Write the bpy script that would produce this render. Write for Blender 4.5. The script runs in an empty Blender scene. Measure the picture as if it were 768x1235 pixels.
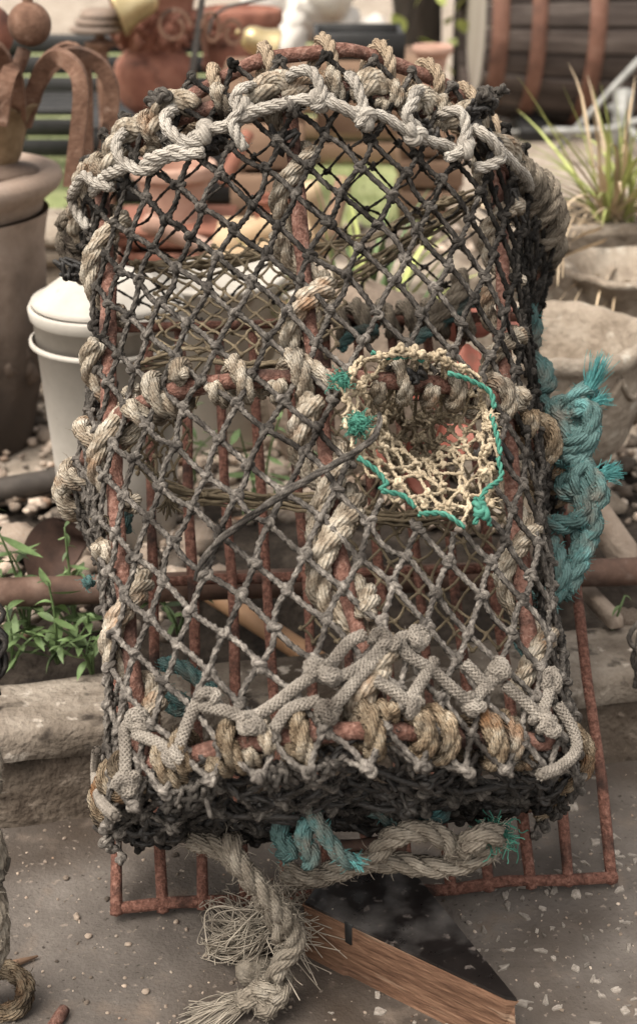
import bpy, math, random
import numpy as np
from math import sin, cos, pi, radians
from mathutils import Matrix, Vector, Quaternion
random.seed(7); rng = np.random.default_rng(7)
SC = bpy.context.scene
COL = SC.collection

# ------------------------------------------------------------------ camera, world, sun, exposure
CAM_H, CAM_Y, PITCH, FPX = 0.96, -1.13, radians(25), 1716.0
cam = bpy.data.cameras.new('camera'); camo = bpy.data.objects.new('camera', cam); COL.objects.link(camo)
camo.location = (0, CAM_Y, CAM_H); camo.rotation_euler = (pi/2 - PITCH, 0, 0)
cam.sensor_fit = 'VERTICAL'; cam.sensor_height = 36; cam.lens = FPX/1235*36
cam.clip_start = 0.05; cam.clip_end = 500
cam.dof.use_dof = True; cam.dof.focus_distance = 1.33; cam.dof.aperture_fstop = 5.2; cam.dof.aperture_blades = 8
SC.camera = camo
SUN_EL, SUN_AZ = 62, -50          # degrees; azimuth from -Y (behind the camera) towards +X ... soft light through cloud
w = bpy.data.worlds.new('World'); SC.world = w; w.use_nodes = True
wn = w.node_tree.nodes; wl = w.node_tree.links
sky = wn.new('ShaderNodeTexSky'); sky.sky_type = 'NISHITA'; sky.sun_disc = False
sky.sun_elevation = radians(SUN_EL); sky.sun_rotation = radians(180 - SUN_AZ)
sky.air_density = 1.0; sky.dust_density = 4.0; sky.ozone_density = 1.0
hs = wn.new('ShaderNodeHueSaturation'); hs.inputs['Saturation'].default_value = 0.22
wl.new(sky.outputs[0], hs.inputs['Color'])
tintn = wn.new('ShaderNodeMix'); tintn.data_type = 'RGBA'; tintn.blend_type = 'MULTIPLY'; tintn.inputs[0].default_value = 1
tintn.inputs[7].default_value = (1.0, 0.94, 0.85, 1)
wl.new(hs.outputs[0], tintn.inputs[6]); wl.new(tintn.outputs[2], wn['Background'].inputs['Color'])
wn['Background'].inputs['Strength'].default_value = 0.15
sun = bpy.data.lights.new('sun', 'SUN'); sun.energy = 1.3; sun.angle = radians(40); sun.color = (1, 0.945, 0.86)
suno = bpy.data.objects.new('sun', sun); COL.objects.link(suno)
d = Vector((sin(radians(SUN_AZ))*cos(radians(SUN_EL)), -cos(radians(SUN_AZ))*cos(radians(SUN_EL)), sin(radians(SUN_EL))))
suno.rotation_euler = d.to_track_quat('Z', 'Y').to_euler()
SC.view_settings.view_transform = 'Standard'; SC.view_settings.look = 'None'; SC.view_settings.gamma = 1
SC.view_settings.use_curve_mapping = False; SC.view_settings.exposure = 1.14
SC.render.engine = 'CYCLES'; SC.cycles.max_bounces = 5; SC.cycles.diffuse_bounces = 3; SC.cycles.use_denoising = True

# ------------------------------------------------------------------ measuring: photograph ray -> real plane
def ray(px, py):
    a = (px-384)/FPX; b = (617.5-py)/FPX
    return np.array([a, cos(PITCH)+b*sin(PITCH), -sin(PITCH)+b*cos(PITCH)])
def hit(px, py, q, n):
    r = ray(px, py); c = np.array([0, CAM_Y, CAM_H]); t = np.dot(np.asarray(q)-c, n)/np.dot(r, n); return c+r*t
def gp(px, py, z=0.0): return hit(px, py, [0, 0, z], np.array([0, 0, 1.]))
def yp(px, py, y): return hit(px, py, [0, y, 0], np.array([0, 1., 0]))

# ------------------------------------------------------------------ mesh building
def norm(a): return a/np.maximum(np.linalg.norm(a, axis=-1, keepdims=True), 1e-9)
class MB:
    def __init__(s): s.v=[]; s.q=[]; s.t=[]; s.tc=[]; s.ti=[]; s.n=0
    def add(s, v, q=None, t=None, tc=None, tint=0.5):
        v = np.asarray(v, float); n = len(v)
        if q is not None and len(q): s.q.append(np.asarray(q, int)+s.n)
        if t is not None and len(t): s.t.append(np.asarray(t, int)+s.n)
        s.v.append(v); s.tc.append(np.zeros((n, 3)) if tc is None else tc)
        s.ti.append(np.full(n, tint) if np.isscalar(tint) else np.asarray(tint)); s.n += n
    def mesh(s, name, mat, smooth=True):
        me = bpy.data.meshes.new(name); V = np.concatenate(s.v)
        Q = np.concatenate(s.q) if s.q else np.zeros((0, 4), int); T = np.concatenate(s.t) if s.t else np.zeros((0, 3), int)
        me.vertices.add(len(V)); me.vertices.foreach_set('co', V.ravel())
        L = np.concatenate([Q.ravel(), T.ravel()]); me.loops.add(len(L)); me.loops.foreach_set('vertex_index', L)
        st = np.concatenate([np.arange(len(Q))*4, len(Q)*4+np.arange(len(T))*3])
        me.polygons.add(len(st)); me.polygons.foreach_set('loop_start', st)
        me.polygons.foreach_set('use_smooth', np.full(len(st), smooth, bool))
        a = me.attributes.new('tc', 'FLOAT_VECTOR', 'POINT'); a.data.foreach_set('vector', np.concatenate(s.tc).ravel())
        a = me.attributes.new('tint', 'FLOAT', 'POINT'); a.data.foreach_set('value', np.concatenate(s.ti))
        me.materials.append(mat); me.update(calc_edges=True); me.validate(); return me
    def build(s, name, mat, parent=None, smooth=True):
        o = bpy.data.objects.new(name, s.mesh(name, mat, smooth)); COL.objects.link(o)
        if parent is not None: o.parent = parent
        return o
def frames(P, ref=None):
    P = np.asarray(P, float); T = norm(np.gradient(P, axis=0))
    if ref is not None:
        R = np.broadcast_to(np.asarray(ref, float), P.shape); N = norm(R-(R*T).sum(1, keepdims=True)*T)
    else:
        N = np.zeros_like(P); a = np.array([0, 0, 1.]) if abs(T[0, 2]) < .9 else np.array([1., 0, 0])
        n = a-T[0]*np.dot(a, T[0]); N[0] = n/np.linalg.norm(n)
        for i in range(1, len(P)):
            n = N[i-1]-T[i]*np.dot(N[i-1], T[i]); N[i] = n/max(np.linalg.norm(n), 1e-9)
    return T, N, np.cross(T, N)
def spline(C, ds=0.004, closed=False):
    C = np.asarray(C, float)
    if closed: E = np.vstack([C[-1], C, C[0], C[1]])
    else: E = np.vstack([2*C[0]-C[1], C, 2*C[-1]-C[-2]])
    out = []
    for i in range(1, len(E)-2):
        p0, p1, p2, p3 = E[i-1:i+3]; t = np.linspace(0, 1, 24, endpoint=False)[:, None]
        out.append(.5*((2*p1)+(-p0+p2)*t+(2*p0-5*p1+4*p2-p3)*t*t+(-p0+3*p1-3*p2+p3)*t**3))
    out.append(E[-2][None]); P = np.vstack(out)
    return resample(P, ds)
def resample(P, ds):
    P = np.asarray(P, float); s = np.r_[0, np.cumsum(np.linalg.norm(np.diff(P, axis=0), axis=1))]
    n = max(3, int(s[-1]/ds)+1); q = np.linspace(0, s[-1], n)
    return np.stack([np.interp(q, s, P[:, k]) for k in range(P.shape[1])], 1)
def wob(n, amp, per=12):
    k = max(2, n//per+2); return np.interp(np.linspace(0, k-1, n), np.arange(k), rng.normal(0, amp, k))
def tube(mb, P, r, sides=6, ref=None, cap=True, tint=.5, sx=1.0):
    P = np.asarray(P, float); n = len(P); T, N, B = frames(P, ref); r = np.broadcast_to(np.asarray(r, float), (n,))
    a = np.arange(sides)*2*pi/sides; ca, sa = np.cos(a), np.sin(a)
    V = P[:, None]+r[:, None, None]*(ca[None, :, None]*N[:, None]*sx+sa[None, :, None]*B[:, None])
    s = np.r_[0, np.cumsum(np.linalg.norm(np.diff(P, axis=0), axis=1))]/max(r.mean(), 1e-6)
    tc = np.stack([np.repeat(s[:, None], sides, 1), np.tile(ca, (n, 1)), np.tile(sa, (n, 1))], 2).reshape(-1, 3)
    i = np.arange(n-1)[:, None]*sides; j = np.arange(sides)[None]; k = (j+1) % sides
    q = np.stack([i+j, i+k, i+sides+k, i+sides+j], 2).reshape(-1, 4)
    V = V.reshape(-1, 3); t = []
    ti = np.repeat(np.broadcast_to(np.asarray(tint, float), (n,)), sides)
    if cap:
        m = len(V); V = np.vstack([V, P[0]-T[0]*r[0]*.35, P[-1]+T[-1]*r[-1]*.35]); tc = np.vstack([tc, tc[0], tc[-1]]); ti = np.r_[ti, ti[0], ti[-1]]
        t = [[m, (x+1) % sides, x] for x in range(sides)]+[[m+1, (n-1)*sides+x, (n-1)*sides+(x+1) % sides] for x in range(sides)]
    mb.add(V, q, t, tc, ti)
def rope(mb, C, R, pitch=None, strands=3, sides=7, ds=None, tint=.5, closed=False, raw=False, rough=.05, ref=None):
    pitch = pitch or R*6.2; ds = ds or pitch/11
    P = resample(C, ds) if raw else spline(C, ds, closed)
    n = len(P); T, N, B = frames(P, ref); L = np.r_[0, np.cumsum(np.linalg.norm(np.diff(P, axis=0), axis=1))]
    ph = 2*pi*L/pitch+rng.uniform(0, 6)+wob(n, .12)
    off = R*.5; rs = R*.56
    for k in range(strands):
        A = ph+2*pi*k/strands; dirn = np.cos(A)[:, None]*N+np.sin(A)[:, None]*B
        r = rs*(1+wob(n, rough, 7)); tube(mb, P+dirn*off, r, sides, ref=dirn, tint=np.clip(tint+wob(n, .09, 9), 0, 1))
    return P
def braid(mb, C, R, ds=.0016, tint=.6, n8=14):
    P = spline(C, ds); n = len(P); T, N, B = frames(P); L = np.r_[0, np.cumsum(np.linalg.norm(np.diff(P, axis=0), axis=1))]
    pitch = R*5.6; h = n8//2
    tube(mb, P, R*.7, 6, tint=tint*.6)
    for sgn in (1, -1):
        for k in range(h):
            A = sgn*2*pi*L/pitch+2*pi*k/h
            rad = R*(.82+sgn*.13*np.cos(2*pi*L/pitch*h+(0)+k*0))
            dirn = np.cos(A)[:, None]*N+np.sin(A)[:, None]*B
            tube(mb, P+dirn*rad[:, None], R*.235, 4, ref=dirn, cap=False, tint=np.clip(tint+wob(n, .08), 0, 1), sx=.7)
    return P
def fuzz(mb, P, R, n, ln=.012, r=.00035, curl=.6, tint=.7):
    P = np.asarray(P)
    for _ in range(n):
        i = rng.integers(0, len(P)); d0 = norm(rng.normal(size=3)); p = P[i]+d0*R*.9
        d1 = norm(d0+rng.normal(0, curl, 3)); d2 = norm(d1+rng.normal(0, curl, 3)); l = ln*rng.uniform(.3, 1)
        tube(mb, [p, p+d1*l*.5, p+d1*l*.5+d2*l*.5], [r, r, r*.4], 3, cap=False, tint=tint)
def strand_hair(mb, p, d, ln, r, curl=.3, sag=0, seg=6, tint=.6):
    Q = [np.array(p, float)]; d = norm(np.array(d, float))
    for i in range(seg):
        d = norm(d+rng.normal(0, curl, 3)*.5+np.array([0, 0, -sag])); Q.append(Q[-1]+d*ln/seg)
    return np.array(Q)
tk = np.linspace(0, 2*pi, 34)
TREF = np.stack([np.sin(tk)+2*np.sin(2*tk), np.cos(tk)-2*np.cos(2*tk), -1.5*np.sin(3*tk)], 1)/3.2
def rrot():
    return np.array(Quaternion(norm(rng.normal(size=4))).to_matrix())
def knot(mb, p, R, r=None, sides=5, tint=.5, squash=(1, 1, .8), M=None):
    r = r or R*.46; M = rrot() if M is None else M
    tube(mb, (TREF*np.array(squash)*R)@M.T+np.asarray(p), r, sides, cap=False, tint=np.clip(tint+wob(34, .1), 0, 1))
def blob(mb, p, R, seg=6, ring=5, noise=.12, sc=(1, 1, 1), tint=.5, M=None):
    M = rrot() if M is None else M
    th = np.linspace(0, pi, ring+1); ph = np.arange(seg)*2*pi/seg; V = []
    for a in th[1:-1]:
        for b in ph: V.append([sin(a)*cos(b), sin(a)*sin(b), cos(a)])
    V = [[0, 0, 1]]+V+[[0, 0, -1]]; V = np.array(V)*(1+rng.normal(0, noise, (len(V), 1)))*np.array(sc)*R
    t = []; q = []
    for k in range(seg): t.append([0, 1+k, 1+(k+1) % seg])
    for i in range(ring-2):
        for k in range(seg): a = 1+i*seg; q.append([a+k, a+seg+k, a+seg+(k+1) % seg, a+(k+1) % seg])
    a = 1+(ring-2)*seg; m = len(V)-1
    for k in range(seg): t.append([a+k, m, a+(k+1) % seg])
    mb.add(V@M.T+np.asarray(p), q, t, tint=tint)
def lathe(mb, prof, seg=40, c=(0, 0, 0), fn=None, tint=.5, a0=0, a1=2*pi):
    prof = np.asarray(prof, float); m = len(prof); full = abs(a1-a0-2*pi) < 1e-6
    a = a0+(a1-a0)*np.arange(seg if full else seg+1)/seg; S = len(a)
    R = prof[:, 0][:, None]*np.ones(S)[None]; Z = prof[:, 1][:, None]*np.ones(S)[None]
    if fn is not None: R, Z = fn(R, Z, a[None], np.arange(m)[:, None])
    V = np.stack([R*np.cos(a), R*np.sin(a), Z], 2).reshape(-1, 3)+np.asarray(c)
    i = np.arange(m-1)[:, None]*S; j = np.arange(S if full else S-1)[None]; k = (j+1) % S
    q = np.stack([i+j, i+k, i+S+k, i+S+j], 2).reshape(-1, 4)
    mb.add(V, q, tint=tint)
def smoothprof(P, n=8):
    return spline(np.c_[np.asarray(P, float), np.zeros(len(P))], .006)[:, :2]
def box(mb, c, s, M=None, bev=.004, tint=.5, jit=0):
    """bevelled box"""
    h = np.array(s, float)/2; b = min(bev, h.min()*.6); V = []; idx = {}
    for ax in range(3):
        for sg in (-1, 1):
            o = [x for x in range(3) if x != ax]
            for s1 in (-1, 1):
                for s2 in (-1, 1):
                    p = np.zeros(3); p[ax] = sg*h[ax]; p[o[0]] = s1*(h[o[0]]-b); p[o[1]] = s2*(h[o[1]]-b)
                    idx[(ax, sg, s1, s2)] = len(V); V.append(p)
    q = []; t = []
    def key(ax, S): o = [x for x in range(3) if x != ax]; return idx[(ax, S[ax], S[o[0]], S[o[1]])]
    for ax in range(3):
        o = [x for x in range(3) if x != ax]
        for sg in (-1, 1):
            f = [];
            for s1, s2 in ((-1, -1), (1, -1), (1, 1), (-1, 1)): f.append(idx[(ax, sg, s1, s2)])
            q.append(f)
    for a in range(3):
        for b2 in range(a+1, 3):
            c3 = 3-a-b2
            for sa in (-1, 1):
                for sb in (-1, 1):
                    S0 = {a: sa, b2: sb, c3: -1}; S1 = {a: sa, b2: sb, c3: 1}
                    q.append([key(a, S0), key(a, S1), key(b2, S1), key(b2, S0)])
    for sx in (-1, 1):
        for sy in (-1, 1):
            for sz in (-1, 1):
                S = {0: sx, 1: sy, 2: sz}; t.append([key(0, S), key(1, S), key(2, S)])
    V = np.array(V)
    if jit: V += rng.normal(0, jit, V.shape)
    # outward winding
    def fix(F):
        out = []
        for f in F:
            p = V[f]; nrm = np.cross(p[1]-p[0], p[2]-p[0]); out.append(f if np.dot(nrm, p.mean(0)) > 0 else f[::-1])
        return out
    q = fix(q); t = fix(t)
    if M is not None: V = V@np.asarray(M).T
    mb.add(V+np.asarray(c), q, t, tint=tint)
def rotz(a): return np.array([[cos(a), -sin(a), 0], [sin(a), cos(a), 0], [0, 0, 1]])
def rotx(a): return np.array([[1, 0, 0], [0, cos(a), -sin(a)], [0, sin(a), cos(a)]])
def roty(a): return np.array([[cos(a), 0, sin(a)], [0, 1, 0], [-sin(a), 0, cos(a)]])
def slab(mb, P, z0, z1, tint=.5):
    """closed prism over a convex polygon"""
    P = np.asarray(P, float); n = len(P); V = np.vstack([np.c_[P, np.full(n, z0)], np.c_[P, np.full(n, z1)]])
    V = np.vstack([V, V.mean(0)*[1, 1, 0]+[0, 0, z0], V.mean(0)*[1, 1, 0]+[0, 0, z1]])
    q = [[k, (k+1) % n, n+(k+1) % n, n+k] for k in range(n)]
    t = [[2*n, (k+1) % n, k] for k in range(n)]+[[2*n+1, n+k, n+(k+1) % n] for k in range(n)]
    mb.add(V, q, t, tint=tint)
def empty(name, label, cat, loc=(0, 0, 0), rz=0, group=None):
    o = bpy.data.objects.new(name, None); COL.objects.link(o); o.empty_display_size = .05
    o.location = loc; o.rotation_euler = (0, 0, rz); o['label'] = label; o['category'] = cat
    if group: o['group'] = group
    return o
def tag(o, label, cat, group=None):
    o['label'] = label; o['category'] = cat
    if group: o['group'] = group
    return o
def kind(o, k): o['kind'] = k; return o
def inst(me, name, parent=None, loc=(0, 0, 0), rot=(0, 0, 0), sc=1):
    o = bpy.data.objects.new(name, me); COL.objects.link(o); o.location = loc; o.rotation_euler = rot
    o.scale = (sc,)*3 if np.isscalar(sc) else sc
    if parent is not None: o.parent = parent
    return o

# ------------------------------------------------------------------ materials
def material(name, stops, scale=40, detail=6, rough=.85, bump=.3, bscale=None, bdist=.002, tint=0.0, yarn=0.0, ym=5, yk=2.2,
             second=None, spec=.3, metal=0, coord='Object', stretch=None, rvar=0, dist=0.0, ycol=.3, coat=0):
    """stops: colour ramp over noise; second: (colour, scale, lo, hi) patches over it; tint: how far the piece's own 'tint' value darkens/lightens its colour"""
    m = bpy.data.materials.new(name); m.use_nodes = True; N = m.node_tree.nodes; K = m.node_tree.links; b = N['Principled BSDF']
    tc = N.new('ShaderNodeTexCoord'); src = tc.outputs[coord]
    if stretch:
        mp = N.new('ShaderNodeMapping'); mp.inputs['Scale'].default_value = stretch; K.new(src, mp.inputs['Vector']); src = mp.outputs[0]
    nz = N.new('ShaderNodeTexNoise'); nz.inputs['Scale'].default_value = scale; nz.inputs['Detail'].default_value = detail; nz.inputs['Roughness'].default_value = .65
    nz.inputs['Distortion'].default_value = dist
    K.new(src, nz.inputs['Vector'])
    rp = N.new('ShaderNodeValToRGB'); K.new(nz.outputs['Fac'], rp.inputs['Fac'])
    while len(rp.color_ramp.elements) < len(stops): rp.color_ramp.elements.new(.5)
    for e, (p, c) in zip(rp.color_ramp.elements, stops): e.position = p; e.color = (*c, 1)
    col = rp.outputs['Color']
    if second:
        for (c2, s2, lo, hi) in second:
            n2 = N.new('ShaderNodeTexNoise'); n2.inputs['Scale'].default_value = s2; n2.inputs['Detail'].default_value = 5; K.new(src, n2.inputs['Vector'])
            mr = N.new('ShaderNodeMapRange'); mr.inputs['From Min'].default_value = lo; mr.inputs['From Max'].default_value = hi; K.new(n2.outputs['Fac'], mr.inputs['Value'])
            mx = N.new('ShaderNodeMix'); mx.data_type = 'RGBA'; K.new(mr.outputs[0], mx.inputs[0]); K.new(col, mx.inputs[6]); mx.inputs[7].default_value = (*c2, 1); col = mx.outputs[2]
    if tint:
        at = N.new('ShaderNodeAttribute'); at.attribute_name = 'tint'
        mr = N.new('ShaderNodeMapRange'); mr.inputs['To Min'].default_value = 1-tint; mr.inputs['To Max'].default_value = 1+tint; K.new(at.outputs['Fac'], mr.inputs['Value'])
        mx = N.new('ShaderNodeVectorMath'); mx.operation = 'SCALE'; K.new(col, mx.inputs[0]); K.new(mr.outputs[0], mx.inputs['Scale']); col = mx.outputs[0]
    nb = N.new('ShaderNodeTexNoise'); nb.inputs['Scale'].default_value = bscale or scale*2.5; nb.inputs['Detail'].default_value = 6; K.new(src, nb.inputs['Vector'])
    h = nb.outputs['Fac']
    if yarn:
        at2 = N.new('ShaderNodeAttribute'); at2.attribute_name = 'tc'; sp = N.new('ShaderNodeSeparateXYZ'); K.new(at2.outputs['Vector'], sp.inputs[0])
        an = N.new('ShaderNodeMath'); an.operation = 'ARCTAN2'; K.new(sp.outputs['Z'], an.inputs[0]); K.new(sp.outputs['Y'], an.inputs[1])
        m1 = N.new('ShaderNodeMath'); m1.operation = 'MULTIPLY'; m1.inputs[1].default_value = ym; K.new(an.outputs[0], m1.inputs[0])
        m2 = N.new('ShaderNodeMath'); m2.operation = 'MULTIPLY_ADD'; m2.inputs[1].default_value = yk; K.new(sp.outputs['X'], m2.inputs[0]); K.new(m1.outputs[0], m2.inputs[2])
        sn = N.new('ShaderNodeMath'); sn.operation = 'SINE'; K.new(m2.outputs[0], sn.inputs[0])
        ma = N.new('ShaderNodeMath'); ma.operation = 'MULTIPLY_ADD'; ma.inputs[1].default_value = yarn; K.new(sn.outputs[0], ma.inputs[0]); K.new(h, ma.inputs[2]); h = ma.outputs[0]
        mr2 = N.new('ShaderNodeMapRange'); mr2.inputs['From Min'].default_value = -1; mr2.inputs['To Min'].default_value = 1-ycol; mr2.inputs['To Max'].default_value = 1+ycol*.4; K.new(sn.outputs[0], mr2.inputs['Value'])
        vs = N.new('ShaderNodeVectorMath'); vs.operation = 'SCALE'; K.new(col, vs.inputs[0]); K.new(mr2.outputs[0], vs.inputs['Scale']); col = vs.outputs[0]
    bp = N.new('ShaderNodeBump'); bp.inputs['Strength'].default_value = bump; bp.inputs['Distance'].default_value = bdist; K.new(h, bp.inputs['Height'])
    K.new(bp.outputs['Normal'], b.inputs['Normal']); K.new(col, b.inputs['Base Color'])
    b.inputs['Roughness'].default_value = rough; b.inputs['Metallic'].default_value = metal; b.inputs['Specular IOR Level'].default_value = spec
    if coat: b.inputs['Coat Weight'].default_value = coat; b.inputs['Coat Roughness'].default_value = .14; b.inputs['Coat IOR'].default_value = 1.7
    if rvar:
        mr = N.new('ShaderNodeMapRange'); mr.inputs['To Min'].default_value = rough-rvar; mr.inputs['To Max'].default_value = min(1, rough+rvar); K.new(nz.outputs['Fac'], mr.inputs['Value']); K.new(mr.outputs[0], b.inputs['Roughness'])
    return m
M = {}
M['rust'] = material('rust', [(.30, (.045, .022, .016)), (.47, (.13, .058, .042)), (.6, (.215, .105, .078)), (.75, (.31, .19, .15))], 210, 9, rough=.93, bump=1, bscale=420, bdist=.003, second=[((.035, .02, .016), 26, .52, .66)])
M['rust_pink'] = material('rust_pink', [(.30, (.07, .033, .025)), (.47, (.165, .080, .060)), (.6, (.25, .14, .11)), (.75, (.36, .25, .205))], 200, 9, rough=.93, bump=1, bscale=400, bdist=.003, second=[((.045, .024, .019), 22, .53, .68)])
M['rust_dark'] = material('rust_dark', [(.3, (.035, .022, .018)), (.6, (.085, .05, .038)), (.8, (.15, .09, .07))], 30, rough=.8, bump=.5)
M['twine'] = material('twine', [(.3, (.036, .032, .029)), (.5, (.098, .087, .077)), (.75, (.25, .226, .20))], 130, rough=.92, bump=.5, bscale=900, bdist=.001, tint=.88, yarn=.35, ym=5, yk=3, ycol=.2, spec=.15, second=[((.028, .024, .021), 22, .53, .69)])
M['twine_tan'] = material('twine_tan', [(.3, (.10, .078, .052)), (.6, (.23, .185, .125)), (.8, (.34, .28, .19))], 60, rough=.95, bump=.5, bscale=600, tint=.5, spec=.15)
M['twine_cream'] = material('twine_cream', [(.3, (.27, .215, .145)), (.6, (.45, .375, .27)), (.8, (.58, .51, .39))], 60, rough=.9, bump=.5, bscale=600, tint=.4, spec=.2, second=[((.20, .15, .095), 30, .56, .72)])
M['twine_black'] = material('twine_black', [(.3, (.009, .008, .0075)), (.55, (.026, .023, .021)), (.8, (.10, .09, .08))], 60, rough=.6, bump=.35, bscale=500, bdist=.001, tint=.7, yarn=.3, ym=4, yk=3, ycol=.2, spec=.4)
M['braid'] = material('braid', [(.3, (.12, .105, .09)), (.55, (.225, .20, .172)), (.8, (.34, .31, .272))], 50, rough=.95, bump=.4, bscale=900, tint=.4, spec=.15, second=[((.075, .063, .053), 22, .54, .73)])
M['rope_old'] = material('rope_old', [(.25, (.09, .067, .047)), (.42, (.24, .193, .143)), (.56, (.41, .36, .29)), (.75, (.56, .52, .45))], 65, rough=.95, bump=1, bscale=450, bdist=.002, tint=.4, yarn=.28, ym=9, yk=8, ycol=.13, spec=.15, second=[((.22, .11, .052), 20, .58, .75), ((.05, .04, .031), 15, .58, .72)])
M['rope_grey'] = material('rope_grey', [(.25, (.075, .060, .046)), (.5, (.19, .160, .125)), (.8, (.33, .285, .23))], 55, rough=.95, bump=1, bscale=400, bdist=.002, tint=.45, yarn=.35, ym=8, yk=7, ycol=.2, spec=.15, second=[((.042, .033, .026), 14, .50, .68)])
M['rope_white'] = material('rope_white', [(.25, (.20, .175, .15)), (.5, (.36, .33, .29)), (.8, (.50, .47, .425))], 50, rough=.95, bump=.8, bscale=450, bdist=.0016, tint=.4, yarn=.3, ym=7, yk=6, ycol=.12, spec=.15, second=[((.12, .10, .082), 24, .56, .74)])
M['rope_tan'] = material('rope_tan', [(.25, (.19, .135, .09)), (.5, (.34, .265, .19)), (.8, (.47, .385, .295))], 50, rough=.95, bump=.8, bscale=450, bdist=.0016, tint=.35, yarn=.5, ym=7, yk=6, ycol=.22, spec=.15)
M['rope_ochre'] = material('rope_ochre', [(.28, (.065, .046, .032)), (.42, (.19, .138, .090)), (.56, (.33, .262, .185)), (.75, (.50, .45, .37))], 60, 8, rough=.97, bump=1, bscale=380, bdist=.004, tint=.4, yarn=.25, ym=9, yk=8, ycol=.10, spec=.1, second=[((.045, .036, .028), 24, .54, .69), ((.25, .125, .06), 19, .60, .74)])
M['rope_pale'] = material('rope_pale', [(.25, (.11, .09, .07)), (.5, (.225, .195, .158)), (.8, (.35, .315, .265))], 55, rough=.95, bump=1, bscale=450, bdist=.002, tint=.45, yarn=.28, ym=9, yk=8, ycol=.132, spec=.15, second=[((.065, .052, .041), 22, .54, .72)])
M['teal'] = material('teal', [(.25, (.038, .066, .063)), (.5, (.085, .150, .145)), (.8, (.15, .245, .24))], 45, rough=.95, bump=1, bscale=450, bdist=.002, tint=.5, yarn=.28, ym=9, yk=8, ycol=.13, spec=.15, second=[((.155, .15, .13), 26, .48, .66), ((.13, .29, .29), 34, .60, .74)])
M['teal_bright'] = material('teal_bright', [(.3, (.055, .20, .20)), (.7, (.14, .37, .37))], 60, rough=.85, bump=.4, tint=.4, spec=.2)
M['green_twine'] = material('green_twine', [(.3, (.03, .13, .095)), (.6, (.07, .225, .17)), (.8, (.16, .31, .25))], 60, rough=.85, bump=.5, tint=.3, spec=.25)
M['concrete_ground'] = material('concrete_ground', [(.28, (.064, .054, .047)), (.5, (.108, .093, .082)), (.72, (.165, .144, .128))], 9, 10, rough=.93, bump=.6, bscale=220, bdist=.003, spec=.25,
    second=[((.05, .037, .028), 3.2, .5, .68), ((.20, .165, .138), 110, .63, .70), ((.035, .028, .023), 150, .64, .72), ((.15, .118, .095), 17, .58, .72)])
M['kerb'] = material('kerb', [(.28, (.11, .088, .069)), (.5, (.205, .172, .140)), (.75, (.34, .298, .25))], 16, 10, rough=.95, bump=1, bscale=110, bdist=.006, spec=.2, second=[((.065, .05, .038), 6, .50, .66), ((.40, .355, .305), 42, .60, .69), ((.04, .032, .026), 36, .58, .70)])
M['chip'] = material('chip', [(.3, (.14, .12, .10)), (.55, (.25, .222, .195)), (.8, (.37, .34, .305))], 3.5, rough=.85, bump=.5, tint=.55, coord='Generated')
M['pebble'] = material('pebble', [(.3, (.155, .112, .082)), (.5, (.29, .232, .185)), (.75, (.46, .405, .35))], 38, rough=.9, bump=.6, bscale=140, tint=.75, second=[((.25, .145, .09), 16, .57, .70), ((.12, .095, .078), 50, .60, .72)])
M['soil'] = material('soil', [(.3, (.014, .011, .009)), (.5, (.034, .026, .020)), (.75, (.085, .068, .054))], 30, 10, rough=.97, bump=1, bscale=70, bdist=.01)
M['yard'] = material('yard', [(.3, (.19, .155, .122)), (.5, (.31, .26, .21)), (.75, (.45, .39, .33))], 14, 10, rough=.97, bump=.8, bscale=60, bdist=.01)
M['lawn'] = material('lawn', [(.3, (.15, .18, .07)), (.5, (.25, .28, .13)), (.75, (.36, .37, .20))], 12, rough=.95, bump=.8, tint=.3)
M['urn_stone'] = material('urn_stone', [(.3, (.12, .086, .065)), (.5, (.225, .17, .135)), (.75, (.35, .285, .24))], 10, 8, rough=.9, bump=.5, bscale=90, bdist=.003, tint=.75, second=[((.055, .038, .03), 5, .52, .70)])
M['urn_brown'] = material('urn_brown', [(.3, (.05, .032, .024)), (.5, (.10, .068, .052)), (.75, (.19, .14, .11))], 12, 8, rough=.8, bump=.4, bscale=90)
M['bronze'] = material('bronze', [(.3, (.10, .065, .035)), (.5, (.21, .15, .09)), (.75, (.34, .26, .18))], 16, rough=.6, bump=.3, metal=.3)
M['iron_rust'] = material('iron_rust', [(.3, (.085, .043, .028)), (.55, (.165, .092, .062)), (.8, (.27, .17, .125))], 45, rough=.9, bump=.8, bscale=170, second=[((.05, .03, .022), 16, .54, .7), ((.30, .20, .15), 60, .62, .74)])
M['white_plastic'] = material('white_plastic', [(.3, (.36, .33, .29)), (.6, (.48, .45, .405)), (.8, (.56, .53, .49))], 9, rough=.55, bump=.15, second=[((.36, .30, .24), 5, .58, .8), ((.30, .25, .2), 40, .66, .74)])
M['tag_plastic'] = material('tag_plastic', [(.3, (.26, .23, .21)), (.7, (.42, .39, .36))], 60, rough=.6, bump=.3)
M['fibre'] = material('fibre', [(.3, (.20, .172, .138)), (.7, (.36, .32, .265))], 60, rough=.9, bump=0, tint=.45)
M['pipe_dark'] = material('pipe_dark', [(.3, (.04, .034, .03)), (.55, (.075, .064, .056)), (.8, (.14, .12, .105))], 18, rough=.6, bump=.3)
M['pipe_rust'] = material('pipe_rust', [(.3, (.05, .03, .023)), (.55, (.115, .068, .05)), (.8, (.21, .145, .115))], 26, 8, rough=.8, bump=.5, second=[((.035, .023, .019), 7, .50, .66), ((.26, .2, .165), 14, .62, .74)])
M['bamboo'] = material('bamboo', [(.3, (.24, .13, .065)), (.6, (.37, .22, .125)), (.8, (.46, .31, .2))], 8, rough=.6, bump=.2, stretch=(1, 1, .2))
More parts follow.
